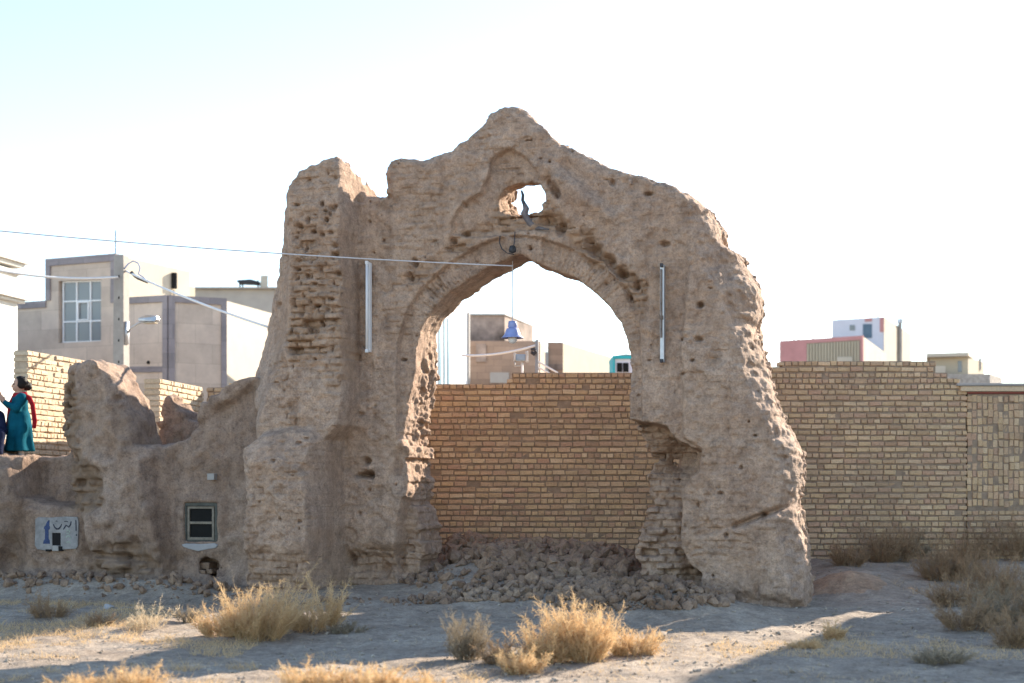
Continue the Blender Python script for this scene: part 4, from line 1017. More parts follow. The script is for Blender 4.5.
# ================================================================== pole, street lamp, cables
PO = empty('utility_pole', (*XY(121.3, 28), 0)); PO.rotation_euler.z = -ANG
tag(PO, 'square concrete utility pole in front of the stone-clad house', 'utility pole')
zt = CH+(HOR-255.5)/F*28
m = MB()
b, t = .135, .107
m.add([(-b, -b, -.1), (b, -b, -.1), (b, b, -.1), (-b, b, -.1), (-t, -t, zt), (t, -t, zt), (t, t, zt), (-t, t, zt)], [(0, 1, 5, 4), (1, 2, 6, 5), (2, 3, 7, 6), (3, 0, 4, 7), (4, 5, 6, 7), (3, 2, 1, 0)])
lpart(m, 'shaft', M['conc'], PO, bevel=.012)
for z in np.arange(1.0, zt-.2, .42):
    w = b+(t-b)*z/zt; m = MB(); m.box(.0, .028, -w-.003, -w+.01, z, z+.045); lpart(m, 'step_hole_dark', M['black'], PO)  # small black insets stand in for the shade in the pole's holes
m = MB(); zl = CH+(HOR-333)/F*28
m.box(.10, .145, -.06, .06, zl-.22, zl+.22)
m.tube([(.14, 0, zl), (.22, 0, zl+.10), (.4, 0, zl+.19), (.62, 0, zl+.23)], .022, 8); lpart(m, 'lamp_arm', M['steel'], PO, True)
m = MB(); zz = zl+.235
m.add([(.40, -.05, zz-.02), (.78, -.09, zz-.04), (.82, -.06, zz), (.40, -.05, zz+.04), (.6, -.09, zz+.09), (.80, -.06, zz+.07),
       (.40, .05, zz-.02), (.78, .09, zz-.04), (.82, .06, zz), (.40, .05, zz+.04), (.6, .09, zz+.09), (.80, .06, zz+.07)],
      [(0, 1, 2, 5, 4, 3), (6, 9, 10, 11, 8, 7), (0, 6, 7, 1), (1, 7, 8, 2), (2, 8, 11, 5), (5, 11, 10, 4), (4, 10, 9, 3), (3, 9, 6, 0)])
lpart(m, 'lamp_head', M['steel'], PO, bevel=.01)
m = MB(); m.box(.52, .77, -.06, .06, zz-.075, zz-.045); lpart(m, 'lamp_glass', M['cream'], PO, bevel=.01)
def sag(a, b, s, n=24):
    a, b = np.array(a, float), np.array(b, float)
    return [a+(b-a)*t-np.array([0, 0, 4*s*t*(1-t)]) for t in np.linspace(0, 1, n)]
cr_u, cr_z = uz(513, 266, -.12)
crown = local_to_world(cr_u, -.12, cr_z)
def cable(name, pts, r, mat, label, cat='cable'):
    m = MB(); m.tube(pts, r, 6); o = m.build(name, mat, None, True); return tag(o, label, cat)
cable('overhead_cable', sag(PW(-90, 222, 17.6), crown, .06), .008, M['cable'], 'thin grey cable strung from the left across the pier to the arch crown')
p0 = PW(118, 277, 27.85); pl_ = PW(-60, 256, 25.5)
cable('overhead_cable', sag(pl_, p0, .16), .022, M['whitecable'], 'thick white cable sagging from the left edge to the concrete pole')
pa = PW(126, 271, 27.95); pb = PW(268, 327, 21.4)
cable('overhead_cable', sag(pa, pb, .05), .021, M['whitecable'], 'white cable running down from the concrete pole to the arch flank')
loop = [PW(x, y, 27.9) for x, y in [(124, 269), (128, 264), (133, 261), (138, 263), (140, 268), (138.5, 274), (143, 277), (147, 281)]]
cable('coiled_wire', loop, .012, plain_mat('blue_cable', (.12, .22, .42)), 'loop of thin blue wire at the top of the concrete pole', 'wire')
m = MB(); m.tube([PW(x, y, 27.6) for x, y in [(131, 272), (135, 276), (138, 278), (142, 279.5), (148, 282)]], .035, 6); tag(m.build('cable_splice', M['darksteel'], None, True), 'dark taped splice on the cable right of the pole top', 'splice')
# things standing behind the wall inside the arch
FP = empty('metal_post', PW(537, 372, 25)); tag(FP, 'thin grey metal post with white guy wires behind the brick wall inside the arch', 'post')
a = PW(537, 340, 25); m = MB(); m.tube([(a[0], a[1], .2), a], .032, 8); m.build('shaft', M['conc'], FP, True)
m = MB(); m.tube([PW(x, y, 24.95) for x, y in [(531, 350), (534, 349), (536, 352), (533, 354), (531, 352), (535, 355)]], .03, 6); m.build('tangled_bracket', M['darksteel'], FP)
for e in ((558, 373), (551, 374)):
    m = MB(); m.tube([PW(537, 361 if e[0] > 555 else 367, 25), PW(e[0], e[1], 25)], .017, 6); m.build('guy_wire', M['whitecable'], FP)
cable('white_hose', sag(PW(462, 355.4, 25.4), PW(537, 345, 25), .06), .02, M['whitecable'], 'white cable stretched in front of the sooty building to the thin post')
FL = empty('floodlight', PW(521, 372, 24)); tag(FL, 'blue-grey floodlight on a white stalk rising from the brick wall', 'floodlight')
m = MB(); c = PW(521, 357.6, 24); m.box(c[0]-.09, c[0]+.075, 23.93, 24.05, c[2]-.055, c[2]+.05); m.build('housing', plain_mat('blue_grey_paint', (.25, .36, .5), .5), FL, bevel=.01)
m = MB(); m.box(c[0]+.077, c[0]+.12, 23.9, 24.08, c[2]-.08, c[2]+.10); m.build('end_plate', M['steel'], FL, bevel=.006)
m = MB(); m.box(c[0]-.125, c[0]-.092, 23.9, 24.08, c[2]-.06, c[2]+.075); m.build('end_plate', M['steel'], FL, bevel=.006)
m = MB(); m.tube([(c[0]+.02, 24, wz(375)-.1), (c[0]+.02, 24, c[2]-.05)], .02, 8); m.build('stalk', M['whitecable'], FL, True)
m = MB(); m.tube([(c[0]-.1, 24, c[2]-.16), (c[0]-.1, 24, c[2]-.05)], .012, 6); m.tube([(c[0]-.1, 24, c[2]-.14), (c[0]+.02, 24, c[2]-.14)], .012, 6); m.build('yoke', M['steel'], FL, True)

# ================================================================== fittings on the arch
def lw(px, py, w):
    u, z = uz(px, py, w); return local_to_world(u, w, z)
PL = empty('pendant_lamp', lw(512.5, 333, .35)); tag(PL, 'blue enamel bell lamp hanging on a long cord in the arch opening', 'pendant lamp')
lx, ly, _ = PL.location; zz = lambda y: CH+(HOR-y)/F*ly
m = MB(); m.tube([(lx, ly, zz(321.5)), (lx, ly, zz(252))], .007, 6); m.build('cord', M['cable'], PL, True)
m = MB(); m.lathe([(.005, zz(320.6)), (.05, zz(321.2)), (.056, zz(322.5)), (.062, zz(327)), (.05, zz(328))], (lx, ly, 0)); m.build('collar', M['blueenamel'], PL, True)
m = MB(); m.lathe([(.045, zz(328)), (.078, zz(328.6)), (.09, zz(331)), (.108, zz(334.4)), (.128, zz(336.6)), (.146, zz(337.6)), (.146, zz(338.2)), (.124, zz(337.2)), (.09, zz(333))], (lx, ly, 0), 28); m.build('shade', M['blueenamel'], PL, True)
m = MB(); m.lathe([(.05, zz(335)), (.06, zz(338)), (.058, zz(340.5)), (.042, zz(342.6)), (.012, zz(343.6))], (lx, ly, 0), 20); m.build('bulb', M['white'], PL, True)
m = MB(); m.tube([lw(500, 236, -.02), lw(499.5, 243, -.05), lw(502, 249, -.06), lw(507, 253, -.06), lw(514, 254.5, .0)], .007, 6); m.tube([lw(515, 232, -.03), lw(514.5, 242, -.06), lw(513, 249, -.08)], .006, 6); m.build('hanger_wire', M['darksteel'], PL, True)
m = MB(); c = lw(512.5, 249.5, -.03); m.lathe([(.005, -.05), (.045, -.035), (.05, .0), (.035, .045), (.005, .055)], c, 14); m.build('junction_knob', M['darksteel'], PL, True)
def tube_light(x, ya, yb, w, lit, label):
    o = empty('tube_light', lw(x, (ya+yb)/2, w)); tag(o, label, 'tube light', 'tube lights on the arch'); o.rotation_euler.z = -ANG
    a = uz(x, yb, w); b_ = uz(x, ya, w); Lh = (b_[1]-a[1])/2
    q = MB(); q.box(-.026, .026, 0, .09, -Lh, Lh); lpart(q, 'batten', M['white'] if lit else M['steel'], o, bevel=.006)
    for s in (-1, 1):
        q = MB(); q.box(-.02, .02, -.05, 0, s*Lh*.98-.022, s*Lh*.98+.022); lpart(q, 'socket', M['white'] if lit else M['darksteel'], o, bevel=.005)
    if lit:
        q = MB(); q.tube([(0, -.03, -Lh*.965), (0, -.03, Lh*.965)], .017, 12); lpart(q, 'tube', M['white'], o, True)
    else:
        q = MB(); q.box(-.018, .004, -.02, -.002, -Lh*.5, Lh*.9); q.box(-.02, .018, -.03, -.002, -Lh*.13, -Lh*.05); lpart(q, 'rusty_channel', plain_mat('rusty_channel', (.16, .12, .10), .7, .5, 12), o)
    return o
tube_light(367.6, 262, 352, -.09, True, 'white fluorescent tube fixed upright on the left of the arch')
tube_light(662.0, 264.5, 362, -.09, False, 'bare weathered tube fitting without a lamp on the right of the arch')
SCR = empty('twisted_scrap', lw(530, 214, .1)); tag(SCR, 'twisted dark wood and metal scrap poking up through the small hole above the arch', 'scrap')
m = MB(); m.tube([lw(x, y, .15) for x, y in [(521.5, 190.5), (523, 195), (522.6, 200), (524.4, 204), (526, 208)]], [.012, .02, .022, .026, .04], 7); m.build('bent_rod', M['darksteel'], SCR, True)
m = MB(); m.tube([lw(x, y, .12) for x, y in [(525, 204), (526.5, 208), (524.5, 213), (527, 219), (531, 224), (536, 228), (549, 229.5)]], [.015, .04, .05, .04, .045, .03, .01], 7); m.build('lump', plain_mat('grey_wood', (.16, .14, .14), .9, .4, 16, bumpd=.01), SCR)

# ================================================================== rubble, pebbles
def hulls(n, k, seed):
    out = []; r = np.random.RandomState(seed)
    for i in range(n):
        bm = bmesh.new()
        p = r.normal(size=(k, 3)); p /= np.linalg.norm(p, axis=1)[:, None]; p *= r.uniform(.7, 1.05, (k, 1))
        for q in p: bm.verts.new(q)
        res = bmesh.ops.convex_hull(bm, input=bm.verts)
        bmesh.ops.delete(bm, geom=[g for g in res['geom_interior'] if isinstance(g, bmesh.types.BMVert)], context='VERTS')
        bmesh.ops.triangulate(bm, faces=bm.faces)
        bm.verts.index_update(); bm.normal_update()
        V = np.array([v.co[:] for v in bm.verts]); T = np.array([[v.index for v in f.verts] for f in bm.faces])
        c = V.mean(0)
        for j, t in enumerate(T):
            if np.dot(np.cross(V[t[1]]-V[t[0]], V[t[2]]-V[t[0]]), V[t].mean(0)-c) < 0: T[j] = t[::-1]
        bm.free(); out.append((V, T))
    return out
HUL = hulls(24, 16, 5)
def rotm(r):
    q = r.normal(size=4); q /= np.linalg.norm(q); w, x, y, z = q
    return np.array([[1-2*(y*y+z*z), 2*(x*y-z*w), 2*(x*z+y*w)], [2*(x*y+z*w), 1-2*(x*x+z*z), 2*(y*z-x*w)], [2*(x*z-y*w), 2*(y*z+x*w), 1-2*(x*x+y*y)]])
def scatter(name, mat, pts, sizes, seed, flat=.7, sink=.25):
    r = np.random.RandomState(seed); VV, FF = [], []; b = 0
    for (x, y, z), s in zip(pts, sizes):
        V, T = HUL[r.randint(len(HUL))]
        v = (V*r.uniform([.75, .7, .6], [1.2, 1.0, .95])) @ rotm(r).T*s
        v[:, 2] *= flat
        v += (x, y, z+s*flat*(.5-sink))
        VV.append(v); FF.append(T+b); b += len(V)
    return mesh_np(name, np.concatenate(VV), np.concatenate(FF), mat, None, False)
pts, sz = [], []
r = np.random.RandomState(3)
def heap(cx, cy, rx, ry, n, smin, smax_, pw=2.2):
    for i in range(n):
        a = r.uniform(0, 2*math.pi); q = math.sqrt(r.uniform(0, 1))
        x, y = cx+rx*q*math.cos(a), cy+ry*q*math.sin(a)
        s = smin+(smax_-smin)*r.uniform()**pw
        pts.append((x, y, float(gheight(x, y)))); sz.append(s)
heap(1.0, 20.4, 2.0, 1.4, 1500, .03, .19)
heap(1.55, 17.15, 1.1, .9, 1200, .02, .11, 2.6)
heap(.3, 17.7, 1.3, .45, 500, .02, .10, 2.6)
heap(-.6, 19.3, .9, 1.2, 260, .02, .12, 3)
heap(-.9, 17.6, .7, .3, 110, .02, .09)
heap(.9, 18.8, 1.4, 1.0, 700, .025, .14)
heap(-2.1, 17.75, .9, .25, 50, .02, .07, 3)
for i in range(420):          # along the foot of the mud wall
    u = r.uniform(-9.2, -3.2); w = -.5-abs(r.normal(0, .28)); p = local_to_world(u, w, 0)
    pts.append((p[0], p[1], float(gheight(p[0], p[1])))); sz.append(.02+.09*r.uniform()**3)
heap(-.75, 21.0, .7, .7, 220, .05, .18)
kind(scatter('rubble', M['clod'], pts, sz, 9, .95, .12), 'stuff')
pts, sz = [], []
for i in range(9000):
    Y = 10.5+10*r.uniform()**1.2; X = r.uniform(-.42, .42)*Y
    if float(gheight(X, Y)) > .33: continue
    pts.append((X, Y, float(gheight(X, Y)))); sz.append(.006+.028*r.uniform()**5)
kind(scatter('gravel', M['pebble'], pts, sz, 10, .75, .2), 'stuff')
def block(px, py, w_, mat, label):
    Y = (CH+.0)*F/(py-HOR); x = (px-512)/F*Y; z = float(gheight(x, Y)); Y = (CH-z)*F/(py-HOR); x = (px-512)/F*Y
    o = scatter('earth_block', mat, [(x, Y, float(gheight(x, Y)))], [w_], int(px), .75, .1)
    tag(o, label, 'rubble block')
block(108.5, 609, .085, M['whiteplaster'], 'small white plaster lump on the ground below the window')
block(690, 549, .19, M['clod'], 'largest pale clod of the heap, against the right pier')
block(657, 606, .13, M['pebble'], 'pale clod on the front slope of the heap')
block(521, 611, .06, M['pebble'], 'lone pale stone in front of the heap')
block(181, 598, .10, M['pebble'], 'pale stone left of the big straw bush by the mud wall')

# ================================================================== dry plants
def ribbons(P, T, L_, bend, wd, nseg, r):
    """P: roots, T: unit directions, L_: lengths, bend: a vector added along the way; returns verts and quads"""
    n = len(P); ts = np.linspace(0, 1, nseg+1)
    side = np.cross(T, r.normal(size=(n, 3))); side /= np.linalg.norm(side, axis=1)[:, None]+1e-9
    V = np.empty((n, nseg+1, 2, 3))
    for i, t in enumerate(ts):
        c = P+T*(L_*t)[:, None]+bend*(L_*t*t)[:, None]
        hw = (wd*(1-.75*t)*.5)[:, None]
        V[:, i, 0] = c-side*hw; V[:, i, 1] = c+side*hw
    f = []
    for i in range(nseg): f.append((2*i, 2*i+1, 2*i+3, 2*i+2))
    Fc = (np.array(f)[None]+(np.arange(n)*(nseg+1)*2)[:, None, None]).reshape(-1, 4)
    return V.reshape(-1, 3), Fc, (lambda t: P+T*(L_*t)[:, None]+bend*(L_*t*t)[:, None]), (lambda t: T+2*bend*t)
def shrub(X, Y, w, hgt, seed, mat, label, n=90, tw=26, cat='shrub', lean=(0, 0), twl=.26, name='dry_shrub', asp=.7, group='dry scrub in front of the ruin'):
    r = np.random.RandomState(seed); z = float(gheight(X, Y))
    a = r.uniform(0, 2*math.pi, n); q = np.sqrt(r.uniform(0, 1, n))
    P = np.stack([q*np.cos(a)*w*.26, q*np.sin(a)*w*.26*asp, np.full(n, -.02)], 1)
    sp = q**1.3*1.0*(w/hgt)*.55
    T = np.stack([np.cos(a)*sp+r.normal(0, .16, n)+lean[0], np.sin(a)*sp*asp+r.normal(0, .16, n)+lean[1], np.ones(n)], 1)
    T /= np.linalg.norm(T, axis=1)[:, None]
    L_ = hgt*(.35+.75*r.uniform(0, 1, n)**1.4)*(1+.25*noise3(P[:, 0]*9, P[:, 1]*9, P[:, 0]*0+seed, 5))
    bend = np.stack([r.normal(0, .14, n), r.normal(0, .14, n), r.uniform(-.16, .04, n)], 1)
    V0, F0, at, tan = ribbons(P, T, L_, bend, np.full(n, .007), 5, r)
    root = empty(name, (X, Y, z)); tag(root, label, cat, group)
    mesh_np('stems', V0, F0, mat, root, False)
    t = r.uniform(.12, 1, (tw, n)) ; VV, FF = [], []; b = 0
    for i in range(tw):
        ti = t[i][:, None]
        p = P+T*(L_[:, None]*ti)+bend*(L_[:, None]*ti*ti); d = T+2*bend*ti
        d = d+r.normal(0, .45, (n, 3)); d[:, 2] += .25; d /= np.linalg.norm(d, axis=1)[:, None]
        l = hgt*twl*r.uniform(.4, 1.0, n)*(1.15-.55*t[i])
        v, f, at2, _ = ribbons(p, d, l, r.normal(0, .18, (n, 3)), np.full(n, .0042), 2, r)
        VV.append(v); FF.append(f+b); b += len(v)
        for k in range(2):                       # tiny dry leaves and seed heads along each twig
            tk = r.uniform(.3, 1.0, n)[:, None]
            p2 = p+d*(l[:, None]*tk); d2 = d+r.normal(0, .8, (n, 3)); d2 /= np.linalg.norm(d2, axis=1)[:, None]
            v, f, _, _ = ribbons(p2, d2, r.uniform(.02, .05, n), r.normal(0, .2, (n, 3)), np.full(n, .0055), 1, r)
            VV.append(v); FF.append(f+b); b += len(v)
    mesh_np('twigs', np.concatenate(VV), np.concatenate(FF), mat, root, False)
    return root
def at_px(px, py):
    Y = CH*F/(py-HOR)
    for _ in range(4): Y = (CH-float(gheight((px-512)/F*Y, Y)))*F/(py-HOR)
    return (px-512)/F*Y, Y
def bush(px, py, wpx, hpx, seed, mat, label, **k):
    X, Y = at_px(px, py); s = Y/F
    return shrub(X, Y, wpx*s, hpx*s*.95, seed, M[mat], label, **k)
bush(258, 634, 84, 68, 1, 'straw', 'largest golden dry bush before the left pier', n=170, tw=30)
bush(222, 636, 60, 36, 2, 'straw', 'low golden bush on the left flank of the largest bush', n=70)
bush(306, 630, 50, 38, 3, 'straw', 'wispy golden bush between the largest bush and a grey one', n=60)
bush(328, 627, 32, 60, 4, 'straw', 'slim upright golden bush with a feathery top before the left pier', n=32, tw=34)
bush(346, 630, 44, 18, 5, 'strawgrey', 'small grey low bush just right of the slim golden one', n=40, tw=16)
bush(146, 626, 48, 30, 6, 'strawpale', 'bleached twiggy bush below the window', n=34, tw=14, twl=.34)
bush(100, 624, 30, 16, 7, 'strawbrown', 'small brown bush left of the bleached twiggy one', n=40, tw=16)
bush(50, 618, 46, 26, 8, 'strawbrown', 'brown shaded bush below the painted notice', n=60, tw=18)
bush(188, 622, 26, 24, 9, 'strawgrey', 'grey tuft between the bleached bush and the largest one', n=30, tw=16)
bush(585, 660, 66, 66, 10, 'straw', 'tall golden bush in front of the rubble heap', n=150, tw=30)
bush(548, 662, 66, 48, 11, 'straw', 'golden bush merging into the left side of the tall one before the heap', n=110, tw=26)
bush(633, 655, 60, 30, 12, 'straw', 'spreading low golden bush right of the tall one before the heap', n=80)
bush(466, 660, 46, 46, 13, 'strawgrey', 'dull shaded bush left of the golden bushes before the heap', n=80, tw=24)
bush(500, 664, 44, 30, 14, 'strawbrown', 'brown bush between the dull shaded one and the golden ones', n=60, tw=20)
bush(522, 674, 48, 30, 15, 'straw', 'pale straw tuft at the foot of the golden bushes, nearest the camera', n=70)
bush(80, 694, 70, 26, 16, 'straw', 'blurred straw tuft in the bottom left corner', n=80)
bush(128, 696, 62, 38, 17, 'straw', 'taller blurred straw tuft beside the bottom left one', n=90)
bush(318, 692, 74, 36, 18, 'straw', 'straw clump left in the bright strip along the bottom', n=90)
bush(372, 693, 80, 34, 19, 'straw', 'straw clump in the middle of the bright strip along the bottom', n=90)
bush(420, 694, 60, 26, 20, 'straw', 'straw clump right in the bright strip along the bottom', n=70)
bush(834, 640, 22, 20, 21, 'straw', 'small upright straw tuft at the shade edge right of the arch', n=40)
bush(806, 648, 44, 14, 22, 'straw', 'flat straw tuft beside the upright one at the shade edge', n=60, tw=14)
bush(852, 577, 50, 32, 23, 'strawgrey', 'grey scrub against the brick wall beside the arch', n=70, tw=24)
bush(893, 590, 56, 46, 24, 'strawbrown', 'brown scrub in the middle of the wall foot, right of the grey scrub', n=90, tw=26)
bush(944, 592, 60, 44, 25, 'strawbrown', 'brown scrub at the wall foot below the joint of the two brick walls', n=90, tw=26)
bush(996, 600, 70, 54, 26, 'strawbrown', 'tall brown scrub at the wall foot by the right edge', n=110, tw=26)
bush(968, 630, 66, 40, 27, 'strawbrown', 'brown scrub standing clear of the wall, in front of the tall scrub', n=90, tw=24)
bush(1015, 648, 50, 46, 28, 'strawbrown', 'brown scrub cut by the right edge', n=80, tw=24)
bush(940, 662, 70, 22, 29, 'strawgrey', 'low grey scrub in the shade at the bottom right', n=70, tw=18)
k_ = 40
for (px, py, wp, hp, mt) in ((868, 583, 50, 34, 'strawbrown'), (915, 586, 56, 40, 'strawgrey'), (962, 592, 60, 48, 'strawbrown'), (1022, 588, 60, 56, 'strawbrown'), (985, 578, 60, 44, 'strawgrey'),
                             (930, 574, 60, 34, 'strawbrown'), (1000, 622, 60, 44, 'strawgrey'), (1040, 625, 60, 60, 'strawbrown'), (880, 566, 50, 30, 'strawbrown'), (848, 566, 40, 26, 'strawbrown'), (905, 572, 56, 34, 'strawbrown'), (950, 570, 60, 32, 'strawgrey'), (1010, 570, 60, 40, 'strawbrown'), (870, 574, 60, 34, 'strawgrey'), (925, 582, 60, 36, 'strawbrown'), (975, 586, 60, 44, 'strawbrown'), (900, 584, 50, 30, 'strawbrown'), (955, 606, 60, 34, 'strawbrown')):
    k_ += 1
    bush(px, py, wp, hp, k_, mt, 'brown dry scrub in the tangled row along the foot of the right brick wall', n=80, tw=24, group='tangled scrub along the wall foot')
def grass(n, box, hmin, hmax, seed, dens=None):
    r = np.random.RandomState(seed); x = r.uniform(box[0], box[1], n); y = r.uniform(box[2], box[3], n)
    keep = fbm(x, y, x*0, 1.1, 3, seed+3)+.25*noise3(x*5, y*5, x*0, seed) > (-.02 if dens is None else dens)
    x, y = x[keep], y[keep]; n = len(x)
    P = np.stack([x, y, gheight(x, y)-.005], 1); T = np.stack([r.normal(0, .55, n), r.normal(0, .55, n), np.ones(n)], 1); T /= np.linalg.norm(T, axis=1)[:, None]
    return ribbons(P, T, r.uniform(hmin, hmax, n)*(.4+.6*r.uniform(0, 1, n)), np.stack([r.normal(0, .35, n), r.normal(0, .35, n), r.uniform(-.3, 0, n)], 1), np.full(n, .0045), 3, r)[:2]
gv, gf = [], []; b = 0
for a in ((42000, (-8, -2.6, 13.2, 18.2), .03, .15, 61, -.12), (9000, (-4.2, -.2, 11.0, 12.6), .04, .18, 62), (7000, (-2, 3.6, 11, 15.2), .02, .09, 63, .12), (7000, (2.0, 5.2, 13.2, 15.2), .03, .12, 64, .05), (5000, (4.6, 9, 14, 21), .04, .2, 65, .12)):
    v, f = grass(*a); gv.append(v); gf.append(f+b); b += len(v)
kind(mesh_np('dry_grass', np.concatenate(gv), np.concatenate(gf), M['straw'], None, False), 'stuff')

# ================================================================== people
def caps(P, a, b, ra, rb):
    a, b = np.array(a, np.float32), np.array(b, np.float32); d = b-a
    t = np.clip(((P-a) @ d)/(d @ d), 0, 1)
    return np.linalg.norm(P-a-t[..., None]*d, axis=-1)-(ra+(rb-ra)*t)
def ell(P, c, r):
    q = (P-np.array(c, np.float32))/np.array(r, np.float32); k = np.linalg.norm(q, axis=-1)
    return (k-1)*min(r)
def field(fn, lo, hi, h):
    ax = [np.arange(lo[i], hi[i], h, dtype=np.float32) for i in range(3)]
    P = np.stack(np.meshgrid(*ax, indexing='ij'), -1)
    return surface_nets(fn(P), lo, h)
def U_(k, *ds):
    r = ds[0]
    for d in ds[1:]: r = smin(r, d, k)
    return r
def person_part(name, fn, lo, hi, h, mat, root):
    V, Q = field(fn, lo, hi, h); return mesh_np(name, V, Q, mat, root, True)
def hand(P, wrist, d, up):
    """palm along d, palm normal up, five fingers"""
    d = np.array(d, float); d /= np.linalg.norm(d); up = np.array(up, float); s = np.cross(d, up); s /= np.linalg.norm(s); up = np.cross(s, d)
    w = np.array(wrist, float)
    r = U_(.01, caps(P, w, w+d*.03, .017, .018), caps(P, w+d*.02-s*.012, w+d*.06-s*.018, .012, .011), caps(P, w+d*.02+s*.012, w+d*.06+s*.018, .012, .011))
    for i, (o, l) in enumerate(((-.021, .038), (-.007, .048), (.007, .05), (.020, .044))):
        b = w+d*.062+s*o; m_ = b+d*l*.5+s*o*.1; e = m_+d*l*.5+up*.012
        r = smin(r, np.minimum(caps(P, b, m_, .0075, .007), caps(P, m_, e, .007, .0055)), .005)
    t0 = w+d*.02-s*.018; t1 = t0+d*.022-s*.016; t2 = t1+d*.022-s*.004
    return smin(r, np.minimum(caps(P, t0, t1, .009, .008), caps(P, t1, t2, .008, .0065)), .006)
# the girl, modelled facing -y, then turned to look left
g0 = PW(19.5, 459, 21.25)
G_ = empty('person', (g0[0], g0[1], 1.90)); G_.rotation_euler.z = math.radians(-62)
tag(G_, 'girl in a teal dress and red scarf standing on the mud wall, hands raised', 'person')
def body(P):
    head = U_(.03, ell(P, (0, .012, 1.135), (.078, .094, .10)), ell(P, (0, -.035, 1.095), (.055, .055, .068)), caps(P, (0, -.072, 1.055), (0, -.066, 1.06), .024, .026))
    head = smin(head, caps(P, (0, -.088, 1.125), (0, -.106, 1.098), .010, .014), .015)                     # nose
    head = smin(head, caps(P, (-.018, -.092, 1.068), (.018, -.092, 1.068), .008, .008), .012)               # lips
    for s in (-1, 1):
        head = smax(head, -ell(P, (s*.032, -.098, 1.13), (.018, .016, .011)), .012)
        head = smin(head, ell(P, (s*.080, .01, 1.115), (.011, .02, .03)), .008)
    t = U_(.05, head, caps(P, (0, .015, .96), (0, .0, 1.06), .042, .038))
    t = U_(.05, t, caps(P, (-.09, .01, .925), (.09, .01, .925), .06, .06), caps(P, (0, .0, .9), (0, 0, .66), .095, .098), caps(P, (-.05, 0, .62), (.05, 0, .62), .09, .09))
    for s in (-1, 1):
        t = U_(.03, t, caps(P, (s*.06, 0, .60), (s*.062, -.01, .33), .072, .05), caps(P, (s*.062, -.01, .33), (s*.062, .015, .06), .048, .03), caps(P, (s*.062, .02, .035), (s*.068, -.09, .022), .03, .022))
    t = U_(.025, t, caps(P, (-.135, .01, .93), (-.165, -.06, .755), .042, .034), caps(P, (-.165, -.06, .755), (-.05, -.25, .90), .032, .022))
    t = U_(.025, t, caps(P, (.135, .01, .93), (.170, -.07, .755), .042, .034), caps(P, (.170, -.07, .755), (.045, -.23, .86), .032, .022))
    t = smin(t, hand(P, (-.05, -.25, .90), (.12, -.35, 1), (1, .2, 0)), .01)
    return smin(t, hand(P, (.045, -.23, .86), (-.1, -.45, .9), (-1, .2, 0)), .01)
person_part('body', body, (-.26, -.36, -.02), (.26, .20, 1.26), .006, M['skin'], G_)
def dress(P):
    z = P[..., 2]
    rr = np.interp(z, [.13, .3, .5, .66, .74, .84, .95], [.215, .195, .182, .16, .134, .126, .10]).astype(np.float32)
    ang = np.arctan2(P[..., 1], P[..., 0]); rr = rr*(1+.11*np.sin(ang*6+z*3+1.5*np.sin(z*7))*sstep(.78, .2, z)+.03*noise3(P[..., 0]*14, P[..., 1]*14, z*10, 7))
    rad = np.sqrt((P[..., 0]/1.12)**2+(P[..., 1]/.95)**2)
    sk = np.maximum(np.maximum(rad-rr, z-.93), .13-z)*.8
    sh = U_(.05, caps(P, (-.10, .01, .925), (.10, .01, .925), .070, .070), caps(P, (0, .01, .95), (0, .012, .985), .06, .05))
    d = smin(sk, sh, .06)
    d = smin(d, U_(.02, caps(P, (-.135, .01, .925), (-.165, -.06, .755), .058, .054), caps(P, (-.165, -.06, .755), (-.06, -.232, .885), .052, .036)), .04)
    return smin(d, U_(.02, caps(P, (.135, .01, .925), (.170, -.07, .755), .058, .054), caps(P, (.170, -.07, .755), (.055, -.212, .846), .052, .036)), .04)
person_part('dress', dress, (-.3, -.33, .1), (.3, .27, 1.05), .01, M['teal'], G_)
def hairf(P):
    c = np.maximum(ell(P, (0, .022, 1.145), (.092, .106, .112)), -(P[..., 1]+.045+.45*(1.12-P[..., 2])*(P[..., 2] < 1.12)))
    return U_(.03, smax(c, 1.05-P[..., 2], .02), ell(P, (0, .125, 1.10), (.055, .055, .06)))+.006*noise3(P[..., 0]*60, P[..., 1]*30, P[..., 2]*22, 8)+.008*noise3(P[..., 0]*25, P[..., 1]*25, P[..., 2]*12, 9)
person_part('hair', hairf, (-.13, -.12, 1.0), (.13, .22, 1.28), .008, M['hair'], G_)
def legg(P):
    return np.minimum(*[U_(.02, caps(P, (s*.062, -.01, .36), (s*.062, .015, .08), .062, .045)) for s in (-1, 1)])
person_part('leggings', legg, (-.16, -.1, .0), (.16, .1, .4), .01, M['greycloth'], G_)
m = MB(); m.tube([(-.08, .05, .985), (-.03, -.06, .965), (.05, -.07, .955), (.10, .03, .965), (.13, .12, .92), (.17, .16, .82), (.19, .17, .70), (.18, .19, .58), (.17, .18, .47)], [.028, .04, .04, .042, .04, .036, .034, .036, .03], 10); m.tube([(-.08, .05, .985), (.0, .075, .985), (.09, .05, .975)], .04, 10); m.tube([(-.03, -.07, .95), (-.06, -.12, .84), (-.09, -.14, .66), (-.10, -.15, .52), (-.09, -.15, .42)], [.03, .032, .026, .03, .026], 8)
o = m.build('scarf', M['red'], None, True); o.parent = G_
for s in (-1, 1):
    m = MB(); m.lathe([(.001, -.012), (.010, -.007), (.013, 0), (.010, .007), (.001, .012)], (s*.032, -.086, 1.13), 10); lpart(m, 'eye', M['black'], G_, True)
